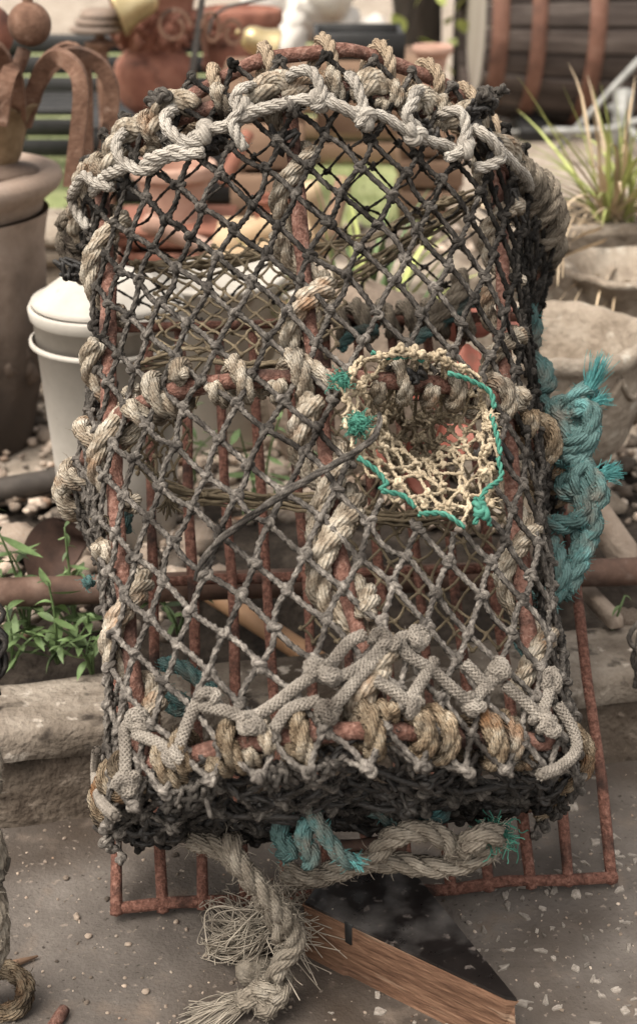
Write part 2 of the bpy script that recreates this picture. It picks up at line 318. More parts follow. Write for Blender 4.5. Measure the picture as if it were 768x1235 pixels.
M['terracotta'] = material('terracotta', [(.3, (.14, .052, .036)), (.5, (.235, .10, .068)), (.75, (.33, .165, .12))], 12, rough=.8, bump=.4, tint=.4, second=[((.36, .24, .195), 9, .6, .75), ((.08, .034, .025), 14, .56, .7)])
M['terra_pale'] = material('terra_pale', [(.3, (.34, .20, .15)), (.55, (.46, .30, .235)), (.8, (.55, .40, .33))], 12, rough=.85, bump=.3)
M['stone_pale'] = material('stone_pale', [(.28, (.155, .122, .092)), (.5, (.275, .228, .18)), (.75, (.40, .35, .29))], 18, 10, rough=.95, bump=1, bscale=80, bdist=.006, second=[((.09, .067, .049), 7, .52, .70), ((.44, .40, .34), 34, .61, .72)])
M['stone_brown'] = material('stone_brown', [(.28, (.13, .098, .074)), (.5, (.22, .172, .135)), (.75, (.34, .28, .23))], 12, 10, rough=.95, bump=.8, bscale=80, bdist=.006)
M['marble'] = material('marble', [(.3, (.48, .44, .40)), (.6, (.62, .59, .55)), (.8, (.70, .67, .64))], 8, rough=.7, bump=.2)
M['stave'] = material('stave', [(.3, (.028, .021, .018)), (.5, (.062, .048, .042)), (.75, (.15, .125, .11))], 9, 10, rough=.85, bump=.7, bscale=60, stretch=(.25, 1.6, 1.6), tint=.55)
M['barrel_head'] = material('barrel_head', [(.3, (.22, .18, .15)), (.6, (.36, .32, .28)), (.8, (.46, .42, .38))], 9, rough=.85, bump=.5, stretch=(1, 1, .2))
M['hoop'] = material('hoop', [(.3, (.085, .042, .03)), (.55, (.175, .088, .062)), (.8, (.26, .15, .115))], 14, rough=.75, bump=.4)
M['black'] = material('black', [(.3, (.010, .010, .010)), (.7, (.024, .023, .023))], 20, rough=.5, bump=.2)
M['grey_metal'] = material('grey_metal', [(.3, (.20, .20, .19)), (.6, (.31, .31, .295)), (.8, (.40, .395, .38))], 20, rough=.55, bump=.2, metal=.3)
M['iron_dark'] = material('iron_dark', [(.3, (.03, .027, .025)), (.6, (.075, .068, .063)), (.8, (.15, .135, .125))], 30, rough=.65, bump=.4)
M['brass'] = material('brass', [(.3, (.42, .32, .16)), (.6, (.58, .47, .27)), (.8, (.68, .58, .38))], 12, rough=.35, bump=.1, metal=.7)
M['wood_cut'] = material('wood_cut', [(.25, (.05, .025, .015)), (.42, (.11, .057, .034)), (.58, (.175, .097, .06)), (.78, (.25, .155, .105))], 26, 10, rough=.8, bump=.9, bscale=40, bdist=.003, stretch=(1, 1, 6), dist=.4, second=[((.07, .035, .022), 6, .60, .70), ((.27, .185, .13), 9, .62, .72)])
M['lacquer'] = material('lacquer', [(.3, (.005, .004, .004)), (.7, (.014, .011, .010))], 22, rough=.3, bump=.3, bscale=7, bdist=.006, spec=.45, rvar=.12, coat=.25, second=[((.16, .148, .142), 12, .55, .80), ((.10, .085, .078), 90, .62, .7)])  # broad grey patches paint blurred sky reflections into the colour
M['wood_dull'] = material('wood_dull', [(.3, (.14, .085, .055)), (.6, (.24, .155, .105)), (.8, (.33, .23, .17))], 10, rough=.85, bump=.5, stretch=(.3, 2, 2))
M['log'] = material('log', [(.3, (.36, .25, .15)), (.6, (.50, .38, .25)), (.8, (.58, .48, .35))], 12, rough=.9, bump=.5)
M['bark'] = material('bark', [(.3, (.014, .011, .009)), (.6, (.035, .026, .021)), (.8, (.065, .05, .04))], 14, rough=.95, bump=1, bdist=.02, stretch=(2, 2, .4))
M['leaf'] = material('leaf', [(.3, (.05, .083, .028)), (.55, (.095, .145, .055)), (.8, (.165, .215, .10))], 40, rough=.55, bump=.4, bscale=120, tint=.5, spec=.4)
M['leaf_pale'] = material('leaf_pale', [(.3, (.24, .28, .085)), (.6, (.37, .40, .15)), (.8, (.50, .48, .24))], 14, rough=.6, bump=.2, tint=.4)
M['straw'] = material('straw', [(.3, (.36, .26, .16)), (.6, (.52, .42, .30)), (.8, (.62, .53, .41))], 14, rough=.8, bump=.2, tint=.4)
M['coral'] = material('coral', [(.3, (.34, .10, .07)), (.55, (.46, .17, .125)), (.8, (.56, .28, .22))], 22, rough=.5, bump=.4, bscale=45, second=[((.30, .16, .12), 30, .56, .72)])
M['kerb_base'] = material('kerb_base', [(.28, (.045, .034, .026)), (.5, (.092, .072, .056)), (.75, (.165, .135, .108))], 30, 10, rough=.97, bump=1, bscale=110, bdist=.006, spec=.15, second=[((.028, .022, .017), 9, .50, .66), ((.19, .155, .125), 70, .60, .70)])

# ================================================================== THE SETTING
Z0 = 0.115                                             # level of the bed behind the kerb
KY = math.atan2(.126, .714); KD = np.array([cos(KY), sin(KY), 0]); KN = np.array([-sin(KY), cos(KY), 0]); KO = np.array([-.344, .120, 0])
def kp(a, b, z): return KO+KD*a+KN*b+np.array([0, 0, z])  # along the kerb, behind its face, up
def sheet(name, P, mat, kd='structure'):
    mb = MB(); P = np.asarray(P, float); mb.add(P, [list(range(4))] if len(P) == 4 else None); o = mb.build(name, mat, smooth=False); return kind(o, kd)
g = sheet('ground', [(-80, -80, 0), (80, -80, 0), (80, 90, 0), (-80, 90, 0)], M['concrete_ground'])
sheet('yard', [kp(-60, .60, Z0-.004), kp(60, .60, Z0-.004), kp(60, 80, Z0-.004), kp(-60, 80, Z0-.004)], M['yard'])
# kerb: worn capping slab standing a little proud of a rough base course
def lumps(x, y, s, seed):
    r = np.random.default_rng(seed); o = 0
    for f in (1, 2.3, 4.9, 9.7):
        p = r.uniform(0, 6, 4); o = o+(np.sin(x*s*f+p[0])*np.cos(y*s*f*1.1+p[1])+np.sin((x+y)*s*f*.7+p[2]))/f
    return o
def swept(name, prof, mat, amp, seed, na=520):
    mb = MB(); aa = np.linspace(-2.2, 2.6, na); V = np.array([[kp(a, b, z) for (b, z) in prof] for a in aa]); bz = np.array([b+z for b, z in prof])[None]
    V += KN*(lumps(aa[:, None], bz, 26, seed)*amp)[..., None]; V[..., 2] += lumps(aa[:, None], bz, 19, seed+1)*amp*.8*(np.array([z for b, z in prof]) > .01)
    m = len(prof); i = np.arange(na-1)[:, None]*m; j = np.arange(m-1)[None]; mb.add(V.reshape(-1, 3), np.stack([i+j, i+m+j, i+m+j+1, i+j+1], 2).reshape(-1, 4)); return kind(mb.build(name, mat), 'structure')
swept('kerb_base', [(.001, -.01), (.001, .012), (.004, .02), (.003, .05), (.005, .07), (.006, .0795), (.03, .081), (.06, .08)], M['kerb_base'], .0022, 3)
swept('kerb', [(.012, .078), (.002, .0805), (-.0015, .083), (-.002, .095), (-.001, .108), (.0005, .1135), (.0035, .1175), (.009, .1195), (.05, .121), (.095, .119), (.106, .117), (.112, .11), (.114, .04)], M['kerb'], .0016, 11)
# soil strip behind the kerb, uneven
mb = MB(); nx, ny = 140, 40; X, Yv = np.meshgrid(np.linspace(-3.5, 4, nx*2), np.linspace(.10, .64, ny), indexing='ij')
Zs = .098+lumps(X, Yv, 9, 8)*.006-np.clip((Yv-.5)/.12, 0, 1)*.02-.060*np.exp(-((Yv-.22)/.09)**4)*np.clip((X+.30)/.08, 0, 1)
V = (KO+X[..., None]*KD+Yv[..., None]*KN); V[..., 2] = Zs+.012; i = np.arange(nx*2-1)[:, None]*ny; j = np.arange(ny-1)[None]
mb.add(V.reshape(-1, 3), np.stack([i+j, i+ny+j, i+ny+j+1, i+j+1], 2).reshape(-1, 4)); kind(mb.build('soil', M['soil']), 'structure')
# lawn behind on the left
sheet('lawn', [(-8, 2.35, Z0), (.25, 2.35, Z0), (.25, 6, Z0), (-8, 6, Z0)], M['lawn'])
mb = MB()
for _ in range(5000):
    p = np.array([rng.uniform(-2.2, .24), rng.uniform(2.36, 4.6), Z0]); a = rng.uniform(0, 2*pi); h = rng.uniform(.015, .035); s = np.array([cos(a), sin(a), 0])*.002
    tip = p+np.array([rng.normal(0, .01), rng.normal(0, .01), h]); mb.add([p-s, p+s, tip], None, [[0, 1, 2]], tint=rng.uniform(0, 1))
kind(mb.build('grass', M['lawn'], smooth=False), 'stuff')
# aggregate set into the paving (thin flakes), thick on the right
def flake(seed):
    r = np.random.default_rng(seed); n = 8; a = np.sort(r.uniform(0, 2*pi, n)); rr = r.uniform(.45, 1, n); el = r.uniform(.35, .8)
    P = np.c_[np.cos(a)*rr, np.sin(a)*rr*el]; mb = MB(); n = len(P)
    V = np.vstack([np.c_[P, np.full(n, -.05)], np.c_[P*.9, np.full(n, .055)], [[0, 0, .075]]])
    mb.add(V, [[k, (k+1) % n, n+(k+1) % n, n+k] for k in range(n)], [[2*n, n+k, n+(k+1) % n] for k in range(n)], tint=r.uniform(.1, .9))
    return mb.mesh('paving_flake', M['chip'], False)
FL = [flake(s) for s in range(14)]; cnt = 0; small = MB()
while cnt < 190:
    px = rng.uniform(395, 775); py = rng.uniform(905, 1240)
    if px < 560 and py < 1000: continue
    if rng.uniform() > (px-330)/300: continue
    p = gp(px, py, 0); s = .0032+.0085*rng.uniform()**2.2; cnt += 1
    inst(FL[rng.integers(14)], 'paving_flake', g, (p[0], p[1], .0004), (0, 0, rng.uniform(0, 6.3)), (s, s, .02))
for _ in range(650):
    px = rng.uniform(-60, 830); py = rng.uniform(890, 1330); p = gp(px, py, 0)
    k = .0008+.0022*rng.uniform()**2.2; blob(small, [p[0], p[1], k*.15], k, 5, 3, .2, (1, rng.uniform(.5, 1), .5), rng.uniform(.0, 1), rotz(rng.uniform(0, 6)))
kind(small.build('grit', M['pebble']), 'stuff')
# loose pebbles on the left of the paving
PB = []
for s in range(8):
    mb = MB(); blob(mb, [0, 0, .4], 1, 9, 7, .15, (1, rng.uniform(.6, .95), rng.uniform(.45, .7)), rng.uniform(0, 1), np.eye(3)); PB.append(mb.mesh('pebble', M['pebble']))
spots = [(213, 8+1105, 7), (93, 1108, 8), (55, 1040, 5), (92, 1105, 9), (69, 1160, 5), (52, 1172, 4), (176, 1197, 8), (107, 1130, 9), (155, 1140, 7), (212, 1032, 8), (151, 1180, 5), (280, 1186, 6),
         (130, 1085, 8), (78, 1012, 7), (33, 1045, 4), (80, 1060, 9), (60, 1190, 5), (105, 1210, 6), (260, 1080, 6), (225, 1122, 6), (190, 1060, 5), (140, 1150, 4), (90, 1180, 4), (120, 1060, 4),
         (20, 1150, 4), (230, 1190, 4), (200, 1215, 4), (130, 1222, 5), (170, 1100, 4), (240, 1150, 4), (70, 1085, 4), (45, 1100, 4), (350, 1215, 4), (440, 1222, 5)]
for (px, py, r) in spots:
    p = gp(px, py, 0); s = r*.55*1.35/FPX
    o = inst(PB[rng.integers(8)], 'pebble', None, (p[0], p[1], -.0002), (0, 0, rng.uniform(0, 6)), s*rng.uniform(.85, 1.15)); tag(o, 'small pale pebble lying loose on the brown concrete paving', 'pebble', 'pebbles loose on the paving')
# gravel
GV = MB(); big = []
for _ in range(7000):
    x = rng.uniform(-1.25, 1.0); y = rng.uniform(.33, 2.35)
    if (x*(-sin(KY))+(y-.12)*cos(KY)+.344*sin(KY)) < .2: continue
    if x > -.16 and y < .62: continue
    r = rng.uniform(.006, .017); blob(GV, [x, y, Z0+r*.3+rng.uniform(-.004, .006)], r*rng.choice([.55, .8, 1., 1.25]), 6, 5, .2, (1, rng.uniform(.5, 1), .6), rng.uniform(0, 1), rotz(rng.uniform(0, 6)))
kind(GV.build('gravel', M['pebble']), 'stuff')
for _ in range(110):
    q = gp(rng.uniform(-5, 250), rng.uniform(420, 700), Z0+.012)
    if q[1] > 2.2 or q[1] < .38: continue
    s = rng.uniform(.012, .022); o = inst(PB[rng.integers(8)], 'stone', None, (q[0], q[1], Z0), (rng.normal(0, .2), rng.normal(0, .2), rng.uniform(0, 6)), s)
    tag(o, 'rounded pale stone lying on the gravel bed by the white bucket', 'stone', 'larger stones on the gravel bed')
for (px, py, s, lab) in ((235, 650, .035, 'large pale rounded stone behind the rusty base rods, left of centre'), (262, 700, .03, 'pale angular stone low behind the rusty base rods'), (20, 655, .04, 'flat pale stone beside the curled rusty plate at the left')):
    q = gp(px, py, Z0+.01); o = inst(PB[3], 'stone', None, (q[0], q[1], Z0-.004), (.1, .1, px*.1), s); tag(o, lab, 'stone')

# ================================================================== THINGS BEHIND THE CREEL
def at(px, py, y): return yp(px, py, y)
def sc(y): return (y-CAM_Y)/.95/FPX                     # metres per photograph pixel, roughly, at that distance
# --- stone urn on the left
UX, UY = -.545, .95; k = sc(UY)
t = empty('garden_urn', 'large weathered stone urn with fluted body at the left edge', 'urn', (UX, UY, Z0))
def uz(y, r): return yp(0, y, UY-r*.3)[2]-Z0
P = [(.001, 0), (.075, 0), (.078, .012), (.066, .022)]+[((x+60)*k, uz(y, (x+60)*k)) for (x, y) in ((8, 548), (30, 470), (41, 400), (47, 330), (50, 290), (56, 262))]
mb = MB(); sp = smoothprof(P[3:]); prof = np.vstack([P[:3], sp])
lathe(mb, prof, 96, fn=lambda R, Z, a, j: (R*(1+.035*np.clip((Z-.05)/.08, 0, 1)*np.clip((.33-Z)/.05, 0, 1)*np.sign(np.cos(11*a+Z*4))*np.abs(np.cos(11*a+Z*4))**.6), Z+0*a))
mb.ti = [np.clip((mb.v[0][:, 2])/.44, 0, 1)**1.8]  # painted shade: the body's colour darkens towards the foot
mb.build('body', M['urn_stone'], t)
zr = prof[-1, 1]; mb = MB(); R0 = .172
lathe(mb, [(.125, zr-.004), (.139, zr+.001), (.141, zr+.012), (.150, zr+.022), (R0-.006, zr+.034), (R0, zr+.045), (R0-.003, zr+.056), (R0-.02, zr+.061), (R0-.032, zr+.056), (R0-.042, zr+.058), (.10, zr+.05), (.001, zr+.048)], 80, tint=.8)
mb.build('rim', M['urn_stone'], t)
mb = MB()
for a in np.arange(9)*2*pi/9:
    for q in range(5):
        blob(mb, [.113*cos(a+q*.09), .113*sin(a+q*.09), .145+.02*sin(q*1.2)], .016, 7, 5, .1, (1, 1, 1.2), .25)
kind(mb.build('relief', M['urn_stone'], t), 'stuff')
urn_top = Z0+zr+.048
# --- small fluted planter standing on the urn
px0 = 22; t = empty('fluted_planter', 'small brown fluted metal planter standing on the stone urn rim', 'planter', ((px0-384)*k-.0, UY, urn_top+.001))
mb = MB(); lathe(mb, [(.001, 0), (.052, 0), (.056, .004), (.056, .010), (.048, .014), (.030, .018), (.028, .022)], 48); mb.build('base', M['urn_brown'], t)
mb = MB(); ct = smoothprof([(.026, .018), (.034, .03), (.042, .06), (.052, .088), (.066, .106)])
ctl = np.vstack([ct, [(.063, .1065)], ct[::-1][1:]*[.94, 1]+[0, .0]])
lathe(mb, ctl, 96, fn=lambda R, Z, a, j: (R*(1+.10*np.clip(Z/.1, 0, 1)*np.abs(np.sin(4*a))**.5-.06), Z-.012*np.clip((Z-.07)/.04, 0, 1)*(1-np.abs(np.sin(4*a))**.4)))
mb.build('cup', M['bronze'], t)
# --- rusty grapnel with ball finial planted in it
gx, gz = (px0-384)*k, urn_top+.02
t = empty('grapnel', 'rusty four armed iron grapnel topped with a ball, stood in the brown planter', 'grapnel', (gx, UY, gz))
def gl(px, py, dy=0): return at(px, py, UY+dy)-np.array([gx, UY, gz])
mb = MB(); tube(mb, spline([(0, 0, 0), (0.006, 0, .06), gl(30, 60)], .01), .010, 8); mb.build('shaft', M['iron_rust'], t)
mb = MB(); lathe(mb, np.c_[np.sin(np.linspace(0, pi, 15))*.030+.0002, -np.cos(np.linspace(0, pi, 15))*.030], 28, c=gl(36, 29)); lathe(mb, [(.006, .02), (.008, .035), (.006, .05)], 14, c=gl(36, 29)); mb.build('ball', M['iron_rust'], t)
def flatbar(name, C, w, th, mat, parent, ref):
    mb = MB(); Pp = spline(C, .008); T, N, B = frames(Pp, ref); n = len(Pp); V = []
    for s1, s2 in ((-1, -1), (1, -1), (1, 1), (-1, 1)): V.append(Pp+N*w/2*s1+B*th/2*s2)
    V = np.stack(V, 1).reshape(-1, 3); q = [[i*4+a, i*4+(a+1) % 4, i*4+4+(a+1) % 4, i*4+4+a] for i in range(n-1) for a in range(4)]+[[3, 2, 1, 0], [4*n-4, 4*n-3, 4*n-2, 4*n-1]]
    mb.add(V, q); return mb.build(name, mat, parent, smooth=False)
for C in ([(28, 150, 0), (40, 112, -.01), (52, 82, -.03), (70, 68, -.06), (92, 84, -.09), (98, 112, -.1), (94, 160, -.1), (86, 225, -.1)],
          [(30, 150, 0), (48, 100, .0), (70, 72, .0), (96, 66, .01), (120, 78, .02), (134, 104, .02), (134, 140, .02), (128, 182, .02)],
          [(30, 150, 0), (50, 90, .05), (75, 62, .08), (95, 66, .10), (103, 100, .12), (104, 190, .12)],
          [(24, 150, 0), (14, 110, -.02), (4, 70, -.05), (-16, 55, -.08), (-40, 75, -.1), (-48, 130, -.1)],
          [(24, 150, 0), (22, 120, -.05), (16, 85, -.07), (8, 100, -.1), (0, 150, -.1)]):
    flatbar('arm', [gl(*c) for c in C], .013, .021, M['iron_rust'], t, (0, 1, .2))
# --- second rusty ball on a post at the very edge
bx = at(-10, 38, 1.15); t = empty('ball_post', 'rusty ball on a slim post, cut by the left edge', 'post', (bx[0], 1.15, Z0))
mb = MB(); tube(mb, [(0, 0, 0), (0, 0, (bx[2]-Z0)*.5), (0, 0, bx[2]-Z0)], .012, 8); mb.build('post', M['iron_rust'], t)
mb = MB(); lathe(mb, np.c_[np.sin(np.linspace(0, pi, 13))*.034+.0002, -np.cos(np.linspace(0, pi, 13))*.04], 24, c=(0, 0, bx[2]-Z0)); mb.build('ball', M['terracotta'], t)
# --- pale plinth behind the urn
q = at(70, 290, 1.45); t = empty('stone_plinth', 'pale moulded stone plinth between the urn and the white bucket', 'plinth', (q[0]-.02, 1.5, Z0)); h = q[2]-Z0
mb = MB(); box(mb, (0, 0, h/2-.02), (.16, .16, h-.04), bev=.008); mb.build('shaft', M['stone_pale'], t)
mb = MB(); box(mb, (0, 0, h-.02), (.20, .20, .038), bev=.012); box(mb, (0, 0, h+.012), (.22, .22, .024), bev=.008); mb.build('cap', M['stone_pale'], t)
# --- white bucket with domed lid
BX, BY = -.268, .615; k2 = sc(BY); t = empty('bucket', 'tall white plastic bucket with a domed lid, left of the creel', 'bucket', (BX, BY, Z0+.004))
hb = yp(100, 396, BY-.1)[2]-Z0
mb = MB(); lathe(mb, [(.001, 0), (.070, 0), (.075, .004), (.082, hb*.35), (.0935, hb-.02), (.094, hb-.02), (.0975, hb-.016), (.099, hb-.004), (.097, hb), (.092, hb-.002), (.088, hb-.03), (.07, .01), (.001, .008)], 56); mb.build('body', M['white_plastic'], t)
mb = MB(); lathe(mb, [(.093, hb+.0005), (.094, hb+.006), (.084, hb+.008), (.074, hb+.018), (.056, hb+.031), (.03, hb+.040), (.001, hb+.042)], 48); mb.build('lid', M['white_plastic'], t)
mb = MB(); lathe(mb, [(.0965, hb-.052), (.1005, hb-.050), (.1005, hb-.046), (.0968, hb-.044)], 48); mb.build('band', M['white_plastic'], t)
# --- white tub behind the net
q = at(262, 345, .98); t = empty('tub', 'wide white tub seen through the net behind the bucket', 'tub', (q[0], .98, Z0)); h = q[2]-Z0+.02
mb = MB(); lathe(mb, [(.001, 0), (.08, 0), (.084, .004), (.098, h-.01), (.105, h-.008), (.105, h), (.097, h), (.08, .01), (.001, .01)], 48); mb.build('body', M['white_plastic'], t)
mb = MB()
for s in (-1, 1): mb = MB(); tube(mb, spline([(s*.1, -.03, h-.03), (s*.125, -.03, h-.02), (s*.125, .03, h-.02), (s*.1, .03, h-.03)], .006), .006, 7); mb.build('handle', M['white_plastic'], t)
# --- pipes
p0, p1 = gp(-70, 603, Z0+.022), gp(70, 579, Z0+.022)
t = empty('dark_pipe', 'dark grey pipe lying on the gravel beside the bucket', 'pipe', p0); dv = p1-p0
mb = MB(); tube(mb, [dv*s for s in np.linspace(0, 1, 12)], .0178, 20, cap=False); tube(mb, [dv*.999, dv*.9, dv*.5], .0145, 16, cap=True); mb.build('barrel_of_pipe', M['pipe_dark'], t); mb = MB(); tube(mb, [dv*.93, dv*.96, dv*1.0], .0205, 20, cap=False); mb.build('collar', M['pipe_dark'], t)
p0, p1 = at(50, 713, .305), at(735, 690, .40); dv = p1-p0; A, Bp = p0-dv*.7, p0+dv*1.6
pipe = MB(); tube(pipe, [A+(Bp-A)*s for s in np.linspace(0, 1, 40)], .0172, 20); tag(pipe.build('rusty_pipe', M['pipe_rust']), 'long brown rusty pipe running level behind the creel', 'pipe')
for s, lab in ((.08, 'rough stone block holding up the left end of the rusty pipe'), (.93, 'rough stone block holding up the right end of the rusty pipe')):
    q = A+(Bp-A)*s; mb = MB(); h = q[2]-.0172-Z0; box(mb, (q[0], q[1], Z0+h/2), (.12, .12, h), rotz(.3), .012, jit=.003); tag(mb.build('stone_block', M['stone_brown']), lab, 'stone block')
A, Bp = at(245, 708, .44), at(420, 822, .285); mb = MB(); tube(mb, [A+(Bp-A)*s for s in np.linspace(0, 1, 20)], .0135+wob(20, .0004, 5), 16); tag(mb.build('bamboo_pole', M['bamboo']), 'tan bamboo pole slanting down behind the rusty rods', 'pole')
# --- curled rusty plate
mb = MB(); C = spline([at(42, 702, .40), at(44, 668, .42), at(58, 636, .45), at(80, 622, .46), at(100, 634, .45)], .006); n = len(C); ww = np.interp(np.linspace(0, 1, n), [0, .4, .8, 1], [.022, .04, .042, .02])
for off in (0,):
    V = []
    for i in range(n):
        for s in (-1, -.5, 0, .5, 1): V.append(C[i]+np.array([.75*s*ww[i]+.012, .25*s*ww[i], -.55*ww[i]*(s+1)*.7-.015*(1-s*s)]))
    V = np.array(V); V[:, 2] = np.maximum(V[:, 2], Z0+.002); m = 5; q = [[i*m+j, i*m+m+j, i*m+m+j+1, i*m+j+1] for i in range(n-1) for j in range(m-1)]
    mb.add(V, q); mb.add(V+np.array([.003, .006, 0]), [f[::-1] for f in q])
tag(mb.build('curled_plate', M['rust_dark']), 'curled dark rusty iron plate standing behind the weeds', 'iron plate')

# --- stone bowl on the right
WX, WY = (660-384)*sc(.74), .74; rb = 122*sc(.74); zb = yp(660, 396, WY)[2]-Z0
t = empty('stone_bowl', 'big worn stone bowl planter at the right beside the teal rope', 'planter', (WX, WY, Z0))
def rag(R, Z, a, j): return R*(1+.012*np.sin(5*a+2)+.008*np.sin(13*a)), Z+.003*np.sin(7*a)*(j > 5)
mb = MB(); pr_ = smoothprof([(.050, .060), (.085, .072), (.112, .095), (rb-.012, .15), (rb-.006, zb-.06), (rb-.008, zb-.026)])
lathe(mb, np.vstack([pr_, [(rb+.002, zb-.022), (rb+.004, zb-.012), (rb+.002, zb-.003), (rb-.006, zb), (rb-.016, zb-.002), (rb-.024, zb-.012), (rb-.032, zb-.06), (rb-.045, zb-.105), (.06, zb-.112), (.001, zb-.114)]]), 110,
      fn=lambda R, Z, a, j: (R*(1+.005*np.sin(5*a+2)+.004*np.sin(17*a)), Z+.0015*np.sin(7*a)+.0012*np.sin(23*a+1)))
mb.build('bowl', M['stone_pale'], t)
mb = MB(); 
for s in range(12):
    a = s*2*pi/12+.1; C = [((rb-.006)*cos(a+u*2*pi/12), (rb-.006)*sin(a+u*2*pi/12), zb-.035-.035*sin(u*pi)) for u in np.linspace(0, 1, 9)]; tube(mb, C, .005, 6)
mb.build('swag_relief', M['stone_pale'], t)
mb = MB(); lathe(mb, [(.054, .064), (.040, .056), (.042, .046), (.062, .034), (.082, .026), (.086, .016)], 60, fn=lambda R, Z, a, j: (R*(1+.05*np.cos(10*a)), Z+0*a)); mb.build('foot', M['stone_pale'], t)
mb = MB(); box(mb, (0, 0, .008), (.19, .19, .018), rotz(.25), .005, jit=.001); mb.build('plinth', M['stone_pale'], t)
# stones and slab in the dark hollow between bowl and kerb
for (a, b, y, y2, r, lab) in (((700, 706), (745, 752), .44, .33, .012, 'thin pale stone splinter slanting down in the hollow behind the kerb'), ((690, 575), (765, 690), .56, .46, .02, 'pale stone bar leaning below the stone bowl at the right edge')):
    A, Bp = at(*a, y), at(*b, y2); mb = MB(); L_ = np.linalg.norm(Bp-A); x = norm(Bp-A); yv = norm(np.cross([0, 0, 1.], x)); z = np.cross(x, yv)
    box(mb, (A+Bp)/2, (L_, r*1.6, r*1.6), np.stack([x, yv, z], 1), .004, jit=.0015); tag(mb.build('stone_bar', M['stone_brown']), lab, 'stone bar')
for (px, py, y, s, lab) in ((757, 742, .37, .022, 'small round brown stone behind the kerb at the right edge'), (655, 735, .36, .02, 'dark stone beside the teal rope loop behind the kerb'), (640, 660, .5, .045, 'large round brown stone half hidden behind the teal rope')):
    q = at(px, py, y); o = inst(PB[2], 'stone', None, (q[0], q[1], max(Z0-.004, q[2]-s*.6)), (0, 0, px), s); o.data = PB[2].copy(); o.data.materials[0] = M['stone_brown']; tag(o, lab, 'stone')
# --- trough behind the bowl, with the strappy plant
q = at(640, 268, 1.30); zt = q[2]-Z0; t = empty('stone_trough', 'pale stone trough behind the bowl holding the spiky green plant', 'planter', (.62, 1.42, Z0), KY)
mb = MB(); W, D = .74, .26
V = []; 
def ring(hw, hd, z): return [(-hw, -hd, z), (hw, -hd, z), (hw, hd, z), (-hw, hd, z)]
Rg = [ring(.28, .08, 0), ring(.31, .095, zt*.55), ring(.33, .105, zt*.78), ring(.335, .11, zt*.8), ring(.36, .13, zt*.86), ring(.37, .135, zt-.012), ring(.365, .13, zt), ring(.335, .105, zt), ring(.33, .1, zt-.03)]
for r_ in Rg: V += r_
qd = [[4*i+a, 4*i+(a+1) % 4, 4*i+4+(a+1) % 4, 4*i+4+a] for i in range(len(Rg)-1) for a in range(4)]+[[3, 2, 1, 0], [4*len(Rg)-4+a for a in range(4)]]
mb.add(V, qd); mb.build('body', M['stone_pale'], t, smooth=False)
mb = MB(); X, Yv = np.meshgrid(np.linspace(-.33, .33, 30), np.linspace(-.1, .1, 12), indexing='ij'); V = np.stack([X, Yv, zt-.012+lumps(X, Yv, 22, 4)*.004], 2).reshape(-1, 3)
i = np.arange(29)[:, None]*12; j = np.arange(11)[None]; mb.add(V, np.stack([i+j, i+12+j, i+13+j, i+j+1], 2).reshape(-1, 4)); mb.build('soil', M['soil'], t)
# shell-shaped ledge in front of the trough
q = at(772, 326, 1.05); t2 = empty('shell_basin', 'low pale scalloped stone basin between bowl and trough at the right edge', 'basin', (q[0], 1.08, Z0)); hb2 = q[2]-Z0
mb = MB(); lathe(mb, [(.001, 0), (.06, 0), (.05, hb2*.3), (.07, hb2*.7), (.108, hb2-.014), (.118, hb2-.008), (.118, hb2), (.105, hb2+.001), (.08, hb2-.03), (.001, hb2-.04)], 80, fn=lambda R, Z, a, j: (R*(1+.05*np.cos(9*a)*(j > 3)), Z+0*a)); mb.build('body', M['stone_pale'], t2)
def blade(mb, p, d, ln, wd, sag, tint, seg=9, fold=.25):
    d = norm(np.array(d, float)); Q = [np.array(p, float)]
    for i in range(seg):
        d = norm(d+np.array([rng.normal(0, .05), rng.normal(0, .05), -sag*(i+1)/seg])); Q.append(Q[-1]+d*ln/seg)
    Q = np.array(Q); T = norm(np.gradient(Q, axis=0)); S = norm(np.cross(T, [0.02, 0.03, 1.])); U = np.cross(S, T); n = len(Q)
    wv = wd*np.interp(np.linspace(0, 1, n), [0, .15, .6, 1], [.7, 1, .8, .03])[:, None]
    V = np.stack([Q-S*wv/2+U*wv*fold, Q, Q+S*wv/2+U*wv*fold], 1).reshape(-1, 3)
    mb.add(V, [[3*i+a, 3*i+a+1, 3*i+4+a, 3*i+3+a] for i in range(n-1) for a in range(2)], tint=tint)
def strappy(name, lab, root, n, ln, wd, mats, cat='plant', spread=1.0, lean=(0, 0, 0), group=None):
    t = empty(name, lab, cat, root)
    for i in range(n):
        a = rng.uniform(0, 2*pi); tilt = rng.uniform(.1, .9)*spread; mb = MB()
        blade(mb, (rng.normal(0, .012), rng.normal(0, .012), 0), np.array([cos(a)*tilt, sin(a)*tilt, 1])+np.array(lean), ln*rng.uniform(.55, 1), wd*rng.uniform(.7, 1.1), rng.uniform(.05, .3), rng.uniform(0, 1))
        mb.build('leaf', M[mats[0] if rng.uniform() < .68 else mats[1]], t)
    return t
pr0 = at(735, 300, 1.34); pr0[2] = Z0+zt-.02
tp = strappy('spiky_plant', 'green spiky plant with long strap leaves in the pale trough', pr0, 60, .32, .010, ('leaf_pale', 'straw'), spread=1.25, lean=(-.15, -.15, 0))
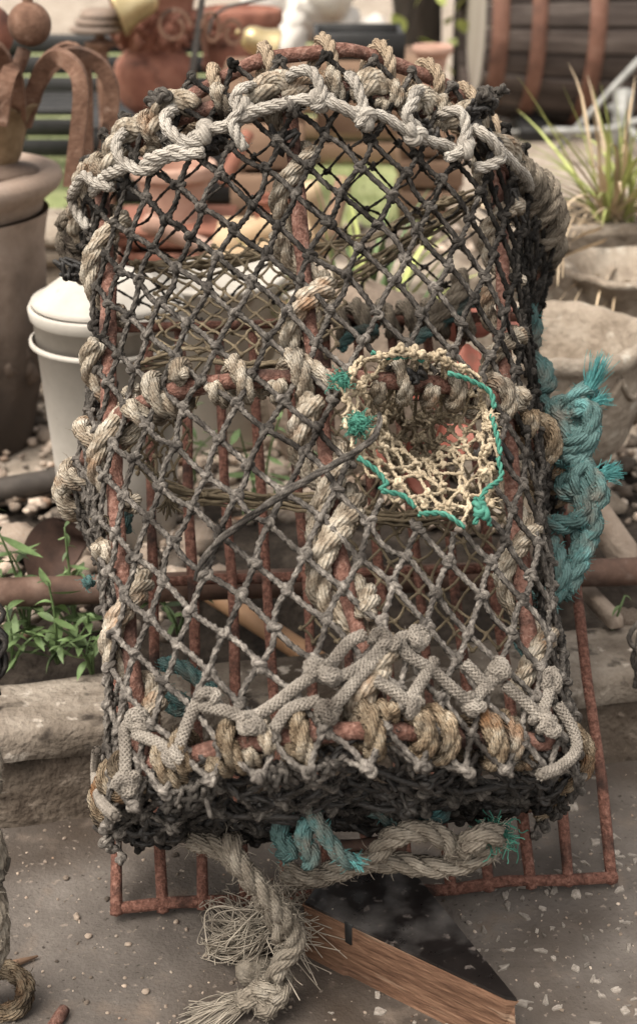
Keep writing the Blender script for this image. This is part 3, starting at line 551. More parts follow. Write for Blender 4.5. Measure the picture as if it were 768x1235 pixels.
for (a, b, c_) in (((735, 330), (690, 345), (650, 400)), ((740, 335), (700, 350), (676, 420)), ((745, 320), (725, 345), (715, 390)), ((690, 262), (680, 290), (678, 335)), ((682, 262), (675, 300), (672, 345)), ((730, 290), (690, 305), (655, 325)), ((760, 335), (735, 360), (720, 380)), ((768, 345), (745, 345), (735, 400)), ((725, 275), (690, 290), (670, 325))):
    mb = MB(); P = spline([at(*a, 1.2), at(*b, 1.02), at(*c_, .93)], .01); n = len(P); S = np.array([.6, .1, .6])*.007; wv = np.interp(np.linspace(0, 1, n), [0, .5, 1], [.9, 1, .15])[:, None]
    mb.add(np.stack([P-S*wv, P+S*wv+np.array([0, .001, 0])], 1).reshape(-1, 3), [[2*i, 2*i+1, 2*i+3, 2*i+2] for i in range(n-1)], tint=rng.uniform(.2, 1)); o = mb.build('dead_leaf', M['straw'], tp); o.location = -Vector(pr0)
mb = MB()
for _ in range(240):
    p = np.array([rng.uniform(-.32, .2), rng.uniform(-.09, .09), zt-.006]); a = rng.uniform(0, 6.3); blade(mb, p, (cos(a), sin(a), .25), rng.uniform(.04, .10), .006, .25, rng.uniform(.2, 1), 4)
kind(mb.build('dead_grass', M['straw'], t), 'stuff')
# second strappy plant seen through the net
pq = at(440, 292, .98); strappy('strap_plant', 'yellow green strappy plant growing behind the creel, seen through the upper net', (pq[0], .98, Z0), 44, .42, .018, ('leaf_pale', 'leaf'), spread=.7)
pq = at(610, 300, 1.0)
# --- barrel
BYc = 3.72; Rb = .345; x0 = at(566, 60, BYc)[0]; Lb = .92
t = empty('barrel', 'dark oak barrel with rusty hoops lying on its side', 'barrel', (x0, BYc, Z0+Rb+.004), radians(4))
def brr(s): return Rb*(1-.17*(2*s-1)**2)             # bulge
ns = 26
for k_ in range(ns):
    mb = MB(); a0, a1 = 2*pi*k_/ns+.010, 2*pi*(k_+1)/ns-.010; nl = 12; dr = rng.normal(0, .0015); V = []
    for i in range(nl+1):
        s = i/nl
        for a, r in ((a0, brr(s)-.006+dr), (a0+.018, brr(s)+dr), ((a0+a1)/2, brr(s)+.0015+dr), (a1-.018, brr(s)+dr), (a1, brr(s)-.006+dr), (a1, brr(s)-.025), (a0, brr(s)-.025)): V.append((s*Lb, r*cos(a), r*sin(a)))
    m = 7; q = [[i*m+j, i*m+(j+1) % m, i*m+m+(j+1) % m, i*m+m+j] for i in range(nl) for j in range(m)]
    mb.add(V, q, [[0, 6, 1], [1, 6, 5], [1, 5, 2], [2, 5, 3], [3, 5, 4]]+[[nl*m+x for x in f[::-1]] for f in ([0, 6, 1], [1, 6, 5], [1, 5, 2], [2, 5, 3], [3, 5, 4])], tint=rng.uniform(.1, .9)); mb.build('stave', M['stave'], t, smooth=False)
for s, wd in ((.045, .05), (.17, .045), (.36, .05), (.64, .05), (.83, .045), (.955, .05)):
    mb = MB(); pts = [(brr(s-wd/2/Lb)+.001, -wd/2), (brr(s-wd/2/Lb)+.0055, -wd/2), (brr(s)+.006, 0), (brr(s+wd/2/Lb)+.0055, wd/2), (brr(s+wd/2/Lb)+.001, wd/2)]
    lathe(mb, pts, 72); v = mb.v[0]; mb.v[0] = np.stack([v[:, 2]+s*Lb, v[:, 0], v[:, 1]], 1); mb.build('hoop', M['hoop'], t)
for k_ in range(5):
    h0, h1 = -.28+k_*.112, -.28+(k_+1)*.112-.003; mb = MB(); rr = .272; V = []
    ys = np.linspace(h0, h1, 7); P = [(y, math.sqrt(max(0, rr*rr-y*y))) for y in ys]; P = P+[(y, -z) for y, z in P[::-1]]
    n = len(P); V = [(.03, y, z) for y, z in P]+[(.05, y, z) for y, z in P]; V += [(.03, (h0+h1)/2, 0), (.05, (h0+h1)/2, 0)]
    mb.add(V, [[j, (j+1) % n, n+(j+1) % n, n+j] for j in range(n)], [[2*n, (j+1) % n, j] for j in range(n)]); mb.build('head_plank', M['barrel_head'], t, smooth=False)
for s in (-1, 1):
    mb = MB(); box(mb, (Lb/2+s*.28, -.17, -Rb+.03), (.10, .18, .07), rotx(.35), .006); mb.build('chock', M['black'], t)
# --- grey trestle
t = empty('trestle', 'folding grey metal trestle frame standing in front of the barrel', 'trestle', at(690, 172, 3.2)*[1, 1, 0]+[0, 0, Z0]); L0 = np.array(t.location)
for C, rr, nm in (([(655, 158, 3.1), (700, 158, 3.1), (740, 155, 3.1), (775, 144, 3.1), (840, 130, 3.1)], .011, 'rail'), ([(672, 180, 3.12), (735, 110, 3.15), (800, 40, 3.2)], .010, 'leg'), ([(735, 128, 3.2), (770, 168, 3.05), (800, 200, 2.95)], .010, 'leg'), ([(560, 158, 3.5), (700, 160, 3.5), (800, 158, 3.5)], .006, 'brace')):
    mb = MB(); tube(mb, np.array([at(*c) for c in C])-L0, rr, 10); mb.build(nm, M['grey_metal'], t)
mb = MB(); tube(mb, np.array([at(752, 110, 3.3), at(748, 160, 3.25), gp(745, 185, Z0)])-L0, .03, 12); mb.build('post', M['grey_metal'], t)

# --- clutter at the upper left, all a few metres back
q = at(110, 200, 3.0); t = empty('slatted_bench', 'black slatted bench in shadow behind the rusty hooks', 'bench', (at(150, 100, 3.0)[0], 3.0, Z0)); hb3 = at(0, 60, 3.0)[2]-Z0
for j in range(6):
    mb = MB(); box(mb, (0, .05, .06+j*(hb3-.05)/5), (.72, .025, .05), bev=.006); mb.build('slat', M['black'], t)
for j in range(4):
    mb = MB(); box(mb, (0, -.06-j*.075, .22), (.72, .06, .022), bev=.005); mb.build('slat', M['black'], t)
for s in (-.33, .33):
    mb = MB(); box(mb, (s, .085, hb3/2+.02), (.05, .045, hb3+.04), bev=.006); mb.build('leg', M['black'], t); mb = MB(); box(mb, (s, -.30, .105), (.045, .045, .21), bev=.005); mb.build('leg', M['black'], t)
def pot(name, lab, cat, px, pyb, pyt, rpx, y, mat, prof, fn=None, seg=56, fill=True, extra=None):
    """round pot: base and top heights read off the photograph, profile in fractions (r of rpx, z of height)"""
    k = sc(y); a, b = at(px, pyb, y), at(px, pyt, y); t = empty(name, lab, cat, (a[0], y, a[2])); H = b[2]-a[2]; mb = MB()
    P = smoothprof([(max(.001, r*rpx*k), z*H) for r, z in prof]); lathe(mb, P, seg, fn=fn)
    mb.build('body', mat, t); return t, H, rpx*k
# a low shelf the terracotta urn stands on
def shelf(name, lab, px, py, y, w, d, mat):
    q = at(px, py, y); t = empty(name, lab, 'crate', (q[0], y, Z0)); h = q[2]-Z0
    n = 4
    for j in range(n):
        mb = MB(); box(mb, (0, -d/2-.006, h*(j+.5)/n), (w, .012, h/n-.012), bev=.003); mb.build('plank', M[mat], t)
        mb = MB(); box(mb, (0, d/2+.006, h*(j+.5)/n), (w, .012, h/n-.012), bev=.003); mb.build('plank', M[mat], t)
    for s in (-1, 1):
        mb = MB(); box(mb, (s*(w/2-.02), 0, h/2), (.03, d-.002, h-.008), bev=.004); mb.build('side', M[mat], t)
    mb = MB(); box(mb, (0, 0, h-.006), (w+.02, d+.03, .012), bev=.003); mb.build('top', M[mat], t); return t
shelf('crate', 'dark wooden crate carrying the red terracotta urn', 205, 140, 2.45, .40, .24, 'black')
t, H, R = pot('terracotta_urn', 'round bellied red terracotta urn with raised relief on the dark crate', 'urn', 190, 139.5, -12, 46, 2.45, M['terracotta'],
    [(.01, 0), (.5, .0), (.58, .03), (.85, .12), (.98, .28), (.95, .42), (.78, .50), (.66, .54), (.74, .60), (.86, .68), (.94, .80), (1.0, .92), (1.06, .97), (1.0, 1.0), (.8, .98), (.6, .9), (.01, .85)])
mb = MB()
for a in np.arange(10)*2*pi/10:
    for z_, rr, s in ((.58, .78, .010), (.64, .86, .014), (.72, .92, .017), (.80, .97, .014)):
        blob(mb, (R*rr*cos(a+z_*2), R*rr*sin(a+z_*2), H*z_), s, 7, 5, .1, (1, 1, 1.3), .4)
kind(mb.build('relief', M['terracotta'], t), 'stuff')
shelf('crate', 'brown crate behind the iron scroll post carrying a terracotta pot', 292, 118, 2.6, .26, .26, 'wood_dull')
t, H, R = pot('terracotta_pot', 'brown terracotta pot with knobbly relief behind the iron scroll post', 'pot', 290, 117.5, 10, 44, 2.6, M['terracotta'], [(.01, 0), (.6, 0), (.7, .1), (.85, .4), (.95, .75), (1.06, .85), (1.06, .97), (.98, 1), (.9, .95), (.01, .9)], fn=lambda R, Z, a, j: (R*(1+.03*np.sin(12*a)), Z+0*a))
mb = MB()
for _ in range(50):
    a = rng.uniform(0, 6.3); z_ = rng.uniform(.2, .8); blob(mb, (R*(.74+.24*z_)*cos(a), R*(.74+.24*z_)*sin(a), H*z_), rng.uniform(.008, .016), 6, 5, .15, (1, 1, 1), .4)
kind(mb.build('relief', M['terracotta'], t), 'stuff')
# wrought iron post with scrolls
b0 = gp(200, 322, Z0); yy = b0[1]; t = empty('iron_post', 'grey wrought iron post with curled scrolls near its top', 'post', b0)
top = at(248, -30, yy); mb = MB(); flatbar('bar', [(0, 0, 0), (top-b0)*.5, top-b0], .026, .012, M['iron_dark'], t, (0, 1, 0))
k = sc(yy)
def spiral(cx, cy, r0, sgn, turns=1.15, dy=-.012, th=.007, start=0, sx=1):
    a = np.linspace(0, 2*pi*turns, 46); rr = r0*(1-.50*a/a[-1]); c = at(cx, cy, yy)-b0; return np.c_[c[0]+sx*rr*np.cos(start+sgn*a), np.full(46, dy), c[2]+rr*np.sin(start+sgn*a)]
for c in ((210, 31, .036, 1, 0, 1), (256, 34, .036, -1, pi, .55), (281, 40, .030, -1, pi, .8)):
    flatbar('scroll', spiral(c[0], c[1], c[2], c[3], start=c[4], sx=c[5]), .012, .0075, M['iron_rust'], t, (0, 1, 0))
flatbar('scroll', [at(x, y, yy)-b0+[0, -.012, 0] for x, y in ((252, 40), (258, 20), (275, 8), (300, 2), (330, -6))], .012, .006, M['iron_dark'], t, (0, 1, 0))
# brass things
def bell(name, lab, px, py, y, s, tilt, rz_, mat='brass'):
    q = at(px, py, y); t = empty(name, lab, 'brassware', q); mb = MB(); R_ = rotz(rz_)@roty(tilt)
    lathe(mb, [(.001, .052), (.012, .051), (.022, .044), (.028, .03), (.03, .012), (.036, -.006), (.042, -.018), (.043, -.022), (.039, -.02), (.034, -.006), (.026, .012), (.02, .03), (.001, .036)], 32)
    mb.v[0] = mb.v[0]*s@R_.T; mb.build('body', M[mat], t); mb = MB(); tube(mb, (np.array([(0, 0, .048), (0, 0, .056), (0, 0, .066)])*s)@R_.T, [.006*s, .004*s, .007*s], 10); mb.build('knob', M[mat], t); return t
shelf('crate', 'small dark crate under the brass cup behind the top of the creel', 322, 76, 2.05, .16, .16, 'wood_dull')
q = at(322, 76, 2.05); bell('brass_cup', 'tipped pale brass cup just above the top of the creel', 318, 53, 2.05, .98, -1.15, .3)
# tan pedestal with a stack of grey discs, brass jug on it
q = at(126, 112, 2.3); t = empty('turned_stand', 'tan turned stand topped by a stack of grey discs', 'stand', (at(122, 60, 2.3)[0], 2.3, Z0)); zt2 = at(0, 40, 2.3)[2]-Z0
mb = MB(); lathe(mb, smoothprof([(.001, 0), (.07, 0), (.06, .02), (.016, .05), (.014, zt2*.5), (.016, zt2-.05), (.034, zt2-.03), (.036, zt2-.02), (.014, zt2-.012), (.012, zt2)]), 36); mb.build('stem', M['iron_rust'], t)
for j in range(3):
    mb = MB(); lathe(mb, [(.001, zt2+j*.018+.0005), (.05, zt2+j*.018+.001), (.062-.008*j, zt2+.006+j*.018), (.06-.008*j, zt2+.013+j*.018), (.05-.008*j, zt2+.0175+j*.018), (.001, zt2+.0175+j*.018)], 36, c=(-.008+.006*j, 0, 0)); mb.build('disc', M['urn_stone'], t)
bell('brass_jug', 'tipped brass jug lying on the stack of grey discs', 155, 8, 2.28, 1.35, 1.2, .2)
# white marble rubble, dark box, wooden box, trunk, funnel pot
shelf('low_table', 'low brown wooden table under the white stone pieces', 390, 66, 3.3, .62, .4, 'wood_dull')
RK = []
for s in range(4):
    mb = MB(); blob(mb, (0, 0, 0), 1, 8, 6, .16, (1, .8, .7), .5); RK.append(mb.mesh('marble_piece', M['marble']))
zt3 = at(390, 66, 3.3)[2]
for i, (px, py, s, lab) in enumerate(((318, 10, .10, 'large slanting white marble slab piece beside the iron post'), (352, 26, .085, 'white marble lump in front of the wooden table top'), (385, 10, .08, 'rounded white marble lump at the top, above the dark box'), (415, 26, .065, 'small white marble piece at the left of the dark box'), (445, 32, .06, 'grey white marble piece on the dark box edge'), (400, -12, .09, 'white marble block cut by the top of the picture'), (345, 50, .06, 'low white marble chip just above the creel rope'))):
    q = at(px, py, 3.3); inst(RK[i % 4], 'marble_piece', None, (q[0], 3.3-.02*i, q[2]), (i*.5, i*.3, i*1.1), s); o = COL.objects[-1]; tag(o, lab, 'marble piece')
def crate2(name, lab, pxc, pyt, pyb, wpx, y, mat, d=.22, cat='box'):
    k = sc(y); q = at(pxc, pyt, y); b = at(pxc, pyb, y); t = empty(name, lab, cat, (q[0], y, b[2])); h = q[2]-b[2]; w_ = wpx*k; th = .012
    for s in (-1, 1):
        mb = MB(); box(mb, (0, s*(d/2-th/2), h/2), (w_, th, h), bev=.003); mb.build('side', M[mat], t)
        mb = MB(); box(mb, (s*(w_/2-th/2), 0, h/2), (th-.001, d-2*th-.002, h-.004), bev=.003); mb.build('end', M[mat], t)
    mb = MB(); box(mb, (0, 0, .008), (w_-2*th-.002, d-2*th-.002, .012), bev=.002); mb.build('base', M[mat], t); return t
crate2('wooden_box', 'tan wooden box behind the top right of the creel', 432, 66, 150, 92, 2.2, 'wood_dull')
crate2('dark_box', 'black box standing on the tan wooden box', 432, 34, 65.5, 98, 2.2, 'black', .2)
b0 = gp(505, 150, Z0)+np.array([0, .3, 0]); t = empty('tree', 'dark tree trunk with a few bright leaves beside the barrel', 'tree', b0)
mb = MB(); P = spline([(0, 0, -.02), (.01, 0, .25), (-.02, .02, .7), (.03, .02, 1.4)], .05); tube(mb, P, np.interp(np.linspace(0, 1, len(P)), [0, .15, 1], [.13, .085, .06])*(1+wob(len(P), .06, 3)), 14); mb.build('trunk', M['bark'], t)
mb = MB(); tube(mb, spline([(-.01, 0, .6), (.12, -.02, .75), (.2, 0, 1.0)], .05), .03, 9); tube(mb, spline([(.17, .05, 0), (.17, .05, .4), (.2, .05, .9)], .05), .035, 9); mb.build('limb', M['bark'], t)
def leafmesh(ln, wd, mat, cup=.15, fold=.2, seg=7, tint=.5, name='leaf'):
    mb = MB(); s = np.linspace(0, 1, seg+1); wv = wd*np.sin(pi*np.clip(s, .01, .995)**.85)**.9*.5; z = cup*ln*(s-s*s*1.9)
    V = []
    for a, b, c in zip(s, wv, z): V += [(-b, a*ln, c+fold*b), (0, a*ln, c), (b, a*ln, c+fold*b)]
    mb.add(V, [[3*i+a, 3*i+a+1, 3*i+4+a, 3*i+3+a] for i in range(seg) for a in range(2)], tint=tint); return mb.mesh(name, M[mat])
LFB = [leafmesh(.09, .06, 'leaf_pale', tint=x) for x in (.2, .8)]
for (px, py) in ((492, 85), (512, 75), (535, 8), (540, 30), (548, 55), (530, 60), (505, 92), (550, 15), (560, 40), (520, 100), (545, 90), (500, 10), (486, 40)):
    q = at(px, py, b0[1]-.12)-b0; inst(LFB[rng.integers(2)], 'leaf', t, q, (rng.uniform(.3, 1.4), rng.uniform(-.5, .5), rng.uniform(0, 6)), rng.uniform(.6, 1.1))
pot('funnel_pot', 'pale terracotta flower pot by the tree trunk', 'pot', 520, 106, 55, 22, 2.5, M['terra_pale'], [(.01, 0), (.4, 0), (.5, .1), (.75, .7), (1, .85), (1, 1), (.9, .98), (.6, .5), (.01, .4)])
shelf('crate', 'dark crate under the pale terracotta flower pot', 520, 106.5, 2.5, .16, .16, 'wood_dull')
# --- pots seen through the upper net
pot('terracotta_pot', 'wide terracotta pot seen through the net left of the centre bar', 'pot', 212, 262, 196, 48, 1.75, M['terra_pale'], [(.01, 0), (.62, 0), (.66, .03), (.88, .7), (1.0, .74), (1.02, .97), (.96, 1), (.88, .96), (.8, .6), (.01, .55)])
shelf('crate', 'low brown crate carrying the wide terracotta pot', 212, 262.5, 1.75, .22, .2, 'terracotta')
pot('red_pot', 'small red clay pot seen through the net beside the centre bar', 'pot', 326, 272, 236, 22, 1.5, M['terracotta'], [(.01, 0), (.7, 0), (.74, .04), (.95, .8), (1.04, .85), (1.04, 1), (.95, .97), (.8, .5), (.01, .45)])
shelf('crate', 'pale board crate carrying the small red clay pot', 326, 272.5, 1.5, .18, .12, 'log')
for i, (x, y, x2, y2, Y, r, lab, mt) in enumerate(((175, 268, 262, 305, 1.35, .016, 'pink brown terracotta strip lying below the wide pot', 'terra_pale'), (262, 300, 345, 268, 1.3, .022, 'pale split log behind the centre bar', 'log'), (240, 322, 330, 300, 1.25, .018, 'pale split log lying lowest behind the net', 'log'), (268, 220, 300, 160, 1.6, .013, 'slim terracotta pipe leaning behind the net', 'terracotta'), (395, 290, 415, 215, 1.3, .014, 'slanting brown stake behind the net right of the centre bar', 'wood_dull'), (372, 225, 396, 300, 1.4, .02, 'pale beige log end beside the centre bar', 'log'))):
    mb = MB(); A, Bp = at(x, y, Y), at(x2, y2, Y+.05); tube(mb, [A+(Bp-A)*s for s in np.linspace(0, 1, 9)], r*(1+wob(9, .06, 3)), 12); tag(mb.build('log' if mt == 'log' else 'stake', M[mt]), lab, 'log' if mt == 'log' else 'stake')
# broad pale stone seen low through the net, wall of the bed
q = at(285, 520, .98); mb = MB(); blob(mb, (q[0], 1.0, Z0+.06), .15, 14, 10, .05, (1.1, .6, .9), .5, np.eye(3)); tag(mb.build('boulder', M['stone_pale']), 'pale boulder behind the creel in the gap below the middle hoop', 'boulder')
q = at(440, 420, .85); mb = MB(); blob(mb, (q[0], .88, Z0+.10), .17, 14, 10, .05, (.8, .55, 1.0), .5, np.eye(3)); tag(mb.build('boulder', M['stone_brown']), 'brown boulder behind the creel beside the bamboo pole', 'boulder')
q = at(470, 330, 1.2); mb = MB(); box(mb, (q[0]+.04, 1.25, Z0+(q[2]-Z0)/2), (.34, .14, q[2]-Z0), rotz(KY), .012, jit=.004); tag(mb.build('stone_block', M['stone_pale']), 'pale stone block behind the base end of the creel', 'stone block')

# ================================================================== WEEDS
LF = [leafmesh(l, w_, 'leaf', c, f, 7, ti) for l, w_, c, f, ti in ((.06, .017, .1, .3, .2), (.05, .015, .25, .35, .5), (.07, .018, -.1, .25, .8), (.04, .014, .3, .4, 1.0))]
def weed(lab, root, stems):
    t = empty('weed', lab, 'weed', root, group='weeds along the kerb')
    mb = MB(); lv = []
    for (tip, n, s0) in stems:
        tip = np.array(tip, float); mid = tip*.5+np.array([rng.normal(0, .008), rng.normal(0, .008), .01]); P = spline([(0, 0, 0), mid, tip], .006)
        tube(mb, P, np.linspace(.0022, .0011, len(P)), 6)
        for i in range(n):
            f = .25+.75*(i+1)/n; p = P[min(len(P)-1, int(f*len(P)))]
            az = i*2.4+rng.uniform(-.4, .4); lv.append((p, az, s0*(1.15-.55*f)))
    mb.build('stem', M['leaf'], t)
    for p, az, s in lv: inst(LF[rng.integers(4)], 'leaf', t, p, (rng.uniform(-.7, .55), rng.uniform(-.5, .5), az), s*rng.uniform(.5, 1.02))
R3 = lambda *a: [rng.uniform(*x) for x in a]
weed('tall leafy weed at the left edge in front of the rusty pipe', gp(35, 765, Z0)+np.array([0, 0, -.005]), [((-.03, -.01, .175), 11, 1.15), ((-.05, .0, .12), 8, 1.15), ((.02, -.02, .08), 8, 1.1), ((-.01, -.01, .12), 8, 1.1)])
weed('bushy weed with drooping leaves just behind the left kerb', gp(70, 800, Z0), [((.0, -.01, .11), 10, 1.15), ((-.035, -.02, .055), 8, 1), ((.04, -.01, .07), 8, 1), ((.01, -.03, .04), 7, .9)])
weed('pale sprouting weed against the left side of the creel', gp(95, 775, Z0), [((-.005, .0, .15), 14, .6), ((.01, -.01, .10), 9, 1), ((-.03, -.01, .07), 8, 1.1)])
weed('low weed spreading over the kerb at the left edge', gp(15, 805, Z0), [((.03, -.02, .05), 8, .9), ((-.03, -.02, .06), 8, .9), ((.0, .0, .08), 7, 1)])
weed('low weed between the bushy weed and the creel', gp(112, 815, Z0), [((-.02, -.01, .05), 8, .8), ((.02, -.01, .06), 7, .8), ((.0, .01, .045), 6, .9)])
weed('sprawling weed seen through the lower left net behind the rods', gp(215, 765, Z0), [((-.02, -.02, .06), 7, .8), ((.02, 0, .08), 6, .9)])
weed('green weed growing behind the rods, seen below the middle hoop', yp(318, 640, .62)*[1, 1, 0]+[0, 0, Z0], [((-.03, 0, .15), 10, .95), ((.03, -.01, .19), 11, .9), ((.0, -.03, .09), 8, 1), ((.06, 0, .12), 8, .9)])
weed('tiny green sprig in the dark hollow at the right', gp(738, 768, Z0)+np.array([0, .01, 0]), [((.012, 0, .05), 3, .5)])
weed('thin weed behind the creel beside the white bucket', yp(235, 560, .78)*[1, 1, 0]+[0, 0, Z0], [((.0, 0, .12), 8, .8), ((.03, 0, .08), 7, .8)])

# ================================================================== THE CREEL
TL, PS = radians(48), radians(5.5); CO = np.array([.0475, 0, .0125])
CU = np.array([cos(PS), sin(PS), 0]); CB = np.array([-sin(PS), cos(PS), 0]); CV = CB*sin(TL)+np.array([0, 0, cos(TL)]); CW = -CB*cos(TL)+np.array([0, 0, sin(TL)])
creel = empty('lobster_creel', 'old netted lobster creel with rusty frame, stood on end against the kerb', 'lobster creel')
creel.matrix_world = Matrix(((CU[0], CV[0], CW[0], CO[0]), (CU[1], CV[1], CW[1], CO[1]), (CU[2], CV[2], CW[2], CO[2]), (0, 0, 0, 1)))
def G(px, py, w):                                       # photograph point on the creel's plane at height w, in creel coordinates
    p = hit(px, py, CO+CW*w, CW)-CO; return np.array([p@CU, p@CV, p@CW])
def toL(p): p = np.asarray(p)-CO; return np.array([p@CU, p@CV, p@CW])
def toW(p): p = np.asarray(p); return CO+CU*p[0]+CV*p[1]+CW*p[2]
def cpart(name, mb, mat, parent=None, label=None):
    o = mb.build(name, M[mat], parent or creel)
    if label: o['label'] = label
    if 'fuzz' in name or 'fray' in name or name in ('net_gathering', 'net_knots', 'funnel_knots'): o['kind'] = 'stuff'
    return o
# --- base grid
U0, U1, nb = -.244, .250, 13
for k in range(nb):
    u = U0+(U1-U0)*k/(nb-1); mb = MB(); n = 26; v = np.linspace(-.006, .655, n)
    P = np.c_[u+wob(n, .0016, 5), v, wob(n, .0014, 5)]
    if k == nb-1: P[:, 0] += .010*np.sin(np.linspace(0, pi, n))
    tube(mb, P, .0057*(1+wob(n, .05, 3)), 9); cpart('base_rod', mb, 'rust')
for v, w_ in ((.0, -.0), (.345, -.0112), (.652, .0112)):
    mb = MB(); n = 50; u = np.linspace(U0-.008, U1+.006, n); tube(mb, np.c_[u, np.full(n, v)+wob(n, .0012, 6), np.full(n, w_)+wob(n, .001, 6)], .0060*(1+wob(n, .06, 3)), 9); cpart('base_rail', mb, 'rust')
# --- hoops (profiles measured in the hoop planes: across, towards the viewer)
PB_ = np.array([(-.232, .0), (-.240, .08), (-.236, .17), (-.220, .255), (-.167, .305), (-.113, .338), (-.053, .352), (0, .347), (.063, .312), (.125, .287), (.156, .252), (.170, .15), (.172, .07), (.176, 0)])
PM_ = np.array([(-.258, .0), (-.276, .05), (-.262, .14), (-.240, .225), (-.201, .278), (-.154, .309), (-.101, .322), (-.027, .319), (.053, .305), (.103, .286), (.147, .250), (.187, .18), (.225, .09), (.255, 0)])
PT_ = np.array([(-.250, .0), (-.267, .08), (-.248, .19), (-.212, .252), (-.168, .297), (-.127, .320), (-.085, .333), (-.007, .343), (.012, .340), (.058, .323), (.135, .287), (.180, .232), (.232, .155), (.262, .07), (.275, 0)])
def prm(P, n=161):
    S = spline(np.c_[P, np.zeros(len(P))], .002)[:, :2]; ic = np.argmin(np.abs(S[:, 0]+.035)+(S[:, 1] < .25)*9)
    l = resample(np.c_[S[:ic+1], np.zeros(ic+1)], 1e-3); r = resample(np.c_[S[ic:], np.zeros(len(S)-ic)], 1e-3)
    f = lambda q, m: np.stack([np.interp(np.linspace(0, 1, m), np.linspace(0, 1, len(q)), q[:, k]) for k in (0, 1)], 1)
    return np.vstack([f(l, n//2+1), f(r, n//2+1)[1:]])
PRS = [prm(PB_), prm(PM_), prm(PT_)]; VH = [.076, .412, .715]
CEN = np.array([-.01, .08]); NT = len(PRS[0])
def surf(t, v, off=0.0):
    """point on the netted skin: t -1..1 round the hoop from left foot to right foot, v along the creel"""
    t = np.clip(np.asarray(t, float), -1, 1); v = np.asarray(v, float); x = (t+1)/2*(NT-1)
    c = [np.stack([np.interp(x, np.arange(NT), P[:, k]) for k in (0, 1)], -1) for P in PRS]
    f = ((v-VH[0])/(VH[1]-VH[0]))[..., None]; h = ((v-VH[1])/(VH[2]-VH[1]))[..., None]
    uw = np.where(v[..., None] <= VH[1], c[0]+(c[1]-c[0])*f, c[1]+(c[2]-c[1])*h)
    fr = np.where(v <= VH[1], (v-VH[0])/(VH[1]-VH[0]), (v-VH[1])/(VH[2]-VH[1])); pin = np.sin(pi*np.clip(fr, 0, 1))*np.clip((np.abs(t)-.5)/.25, 0, 1)*np.where(t < 0, .036, .030)
    uw = np.stack([uw[..., 0]-np.sign(t)*pin, uw[..., 1]], -1)
    uw = uw+norm(uw-CEN)*np.asarray(off)[..., None] if not np.isscalar(off) else uw+norm(uw-CEN)*off
    return np.concatenate([uw[..., :1], v[..., None], uw[..., 1:]], -1)
def onskin(px, py, off=.012):
    w_ = .30
    for _ in range(14):
        g_ = G(px, py, w_); v = np.clip(g_[1], .02, .8); t = np.linspace(-.85, .85, 241); S = surf(t, np.full(241, v), off); i = np.argmin(np.abs(S[:, 0]-g_[0])+(S[:, 2] < .1)*.3); w_ = .5*w_+.5*S[i, 2]
    return G(px, py, w_)
def hoop(P, v, r, name, mat, dv=0):
    S = spline(np.c_[P[:, 0], np.full(len(P), v), P[:, 1]], .006); n = len(S); S = S+np.c_[wob(n, .001, 8), wob(n, .001, 8), wob(n, .001, 8)]
    mb = MB(); tube(mb, S, r*(1+wob(n, .07, 3)), 10); cpart(name, mb, mat); return S
HB = hoop(PB_, VH[0], .0082, 'hoop', 'rust_pink'); HM = hoop(PM_, VH[1], .0085, 'hoop', 'rust_pink'); HT = hoop(PT_, VH[2], .0078, 'hoop', 'rust_pink')
PO = np.array([G(x, y, .0)*0+np.array(q) for x, y, q in [(0, 0, (u, .778, w_)) for u, w_ in ((-.20, .185), (-.165, .235), (-.133, .268), (-.085, .305), (-.047, .320), (-.014, .325), (.024, .325), (.06, .309), (.096, .289), (.126, .268), (.168, .215), (.205, .15))]])
S = spline(PO, .006); n = len(S); mb = MB(); tube(mb, S+np.c_[wob(n, .001, 8), wob(n, .001, 8), wob(n, .001, 8)], .0072*(1+wob(n, .07, 3)), 10); cpart('outer_hoop', mb, 'rust_pink'); HO = S
# --- long bars between the hoops
bars = {'l': [(-.238, .735, .222), (-.232, .57, .232), (-.231, .412, .238), (-.222, .25, .244), (-.208, .10, .252), (-.203, .06, .252)],
        'c': [(-.046, .735, .318), (-.045, .60, .314), (-.040, .412, .310), (-.034, .25, .322), (-.020, .13, .335), (-.012, .066, .338)],
        'r': [(.182, .735, .215), (.168, .57, .222), (.150, .412, .232), (.140, .25, .246), (.138, .13, .262), (.14, .07, .270)]}
BAR = {}
for k, C in bars.items():
    mb = MB(); S = spline(C, .006); n = len(S); S = S+np.c_[wob(n, .0012, 9), wob(n, .001, 9)*0, wob(n, .0012, 9)]; BAR[k] = S
    tube(mb, S, .0078*(1+wob(n, .08, 3)), 10); cpart('long_bar', mb, 'rust_pink')
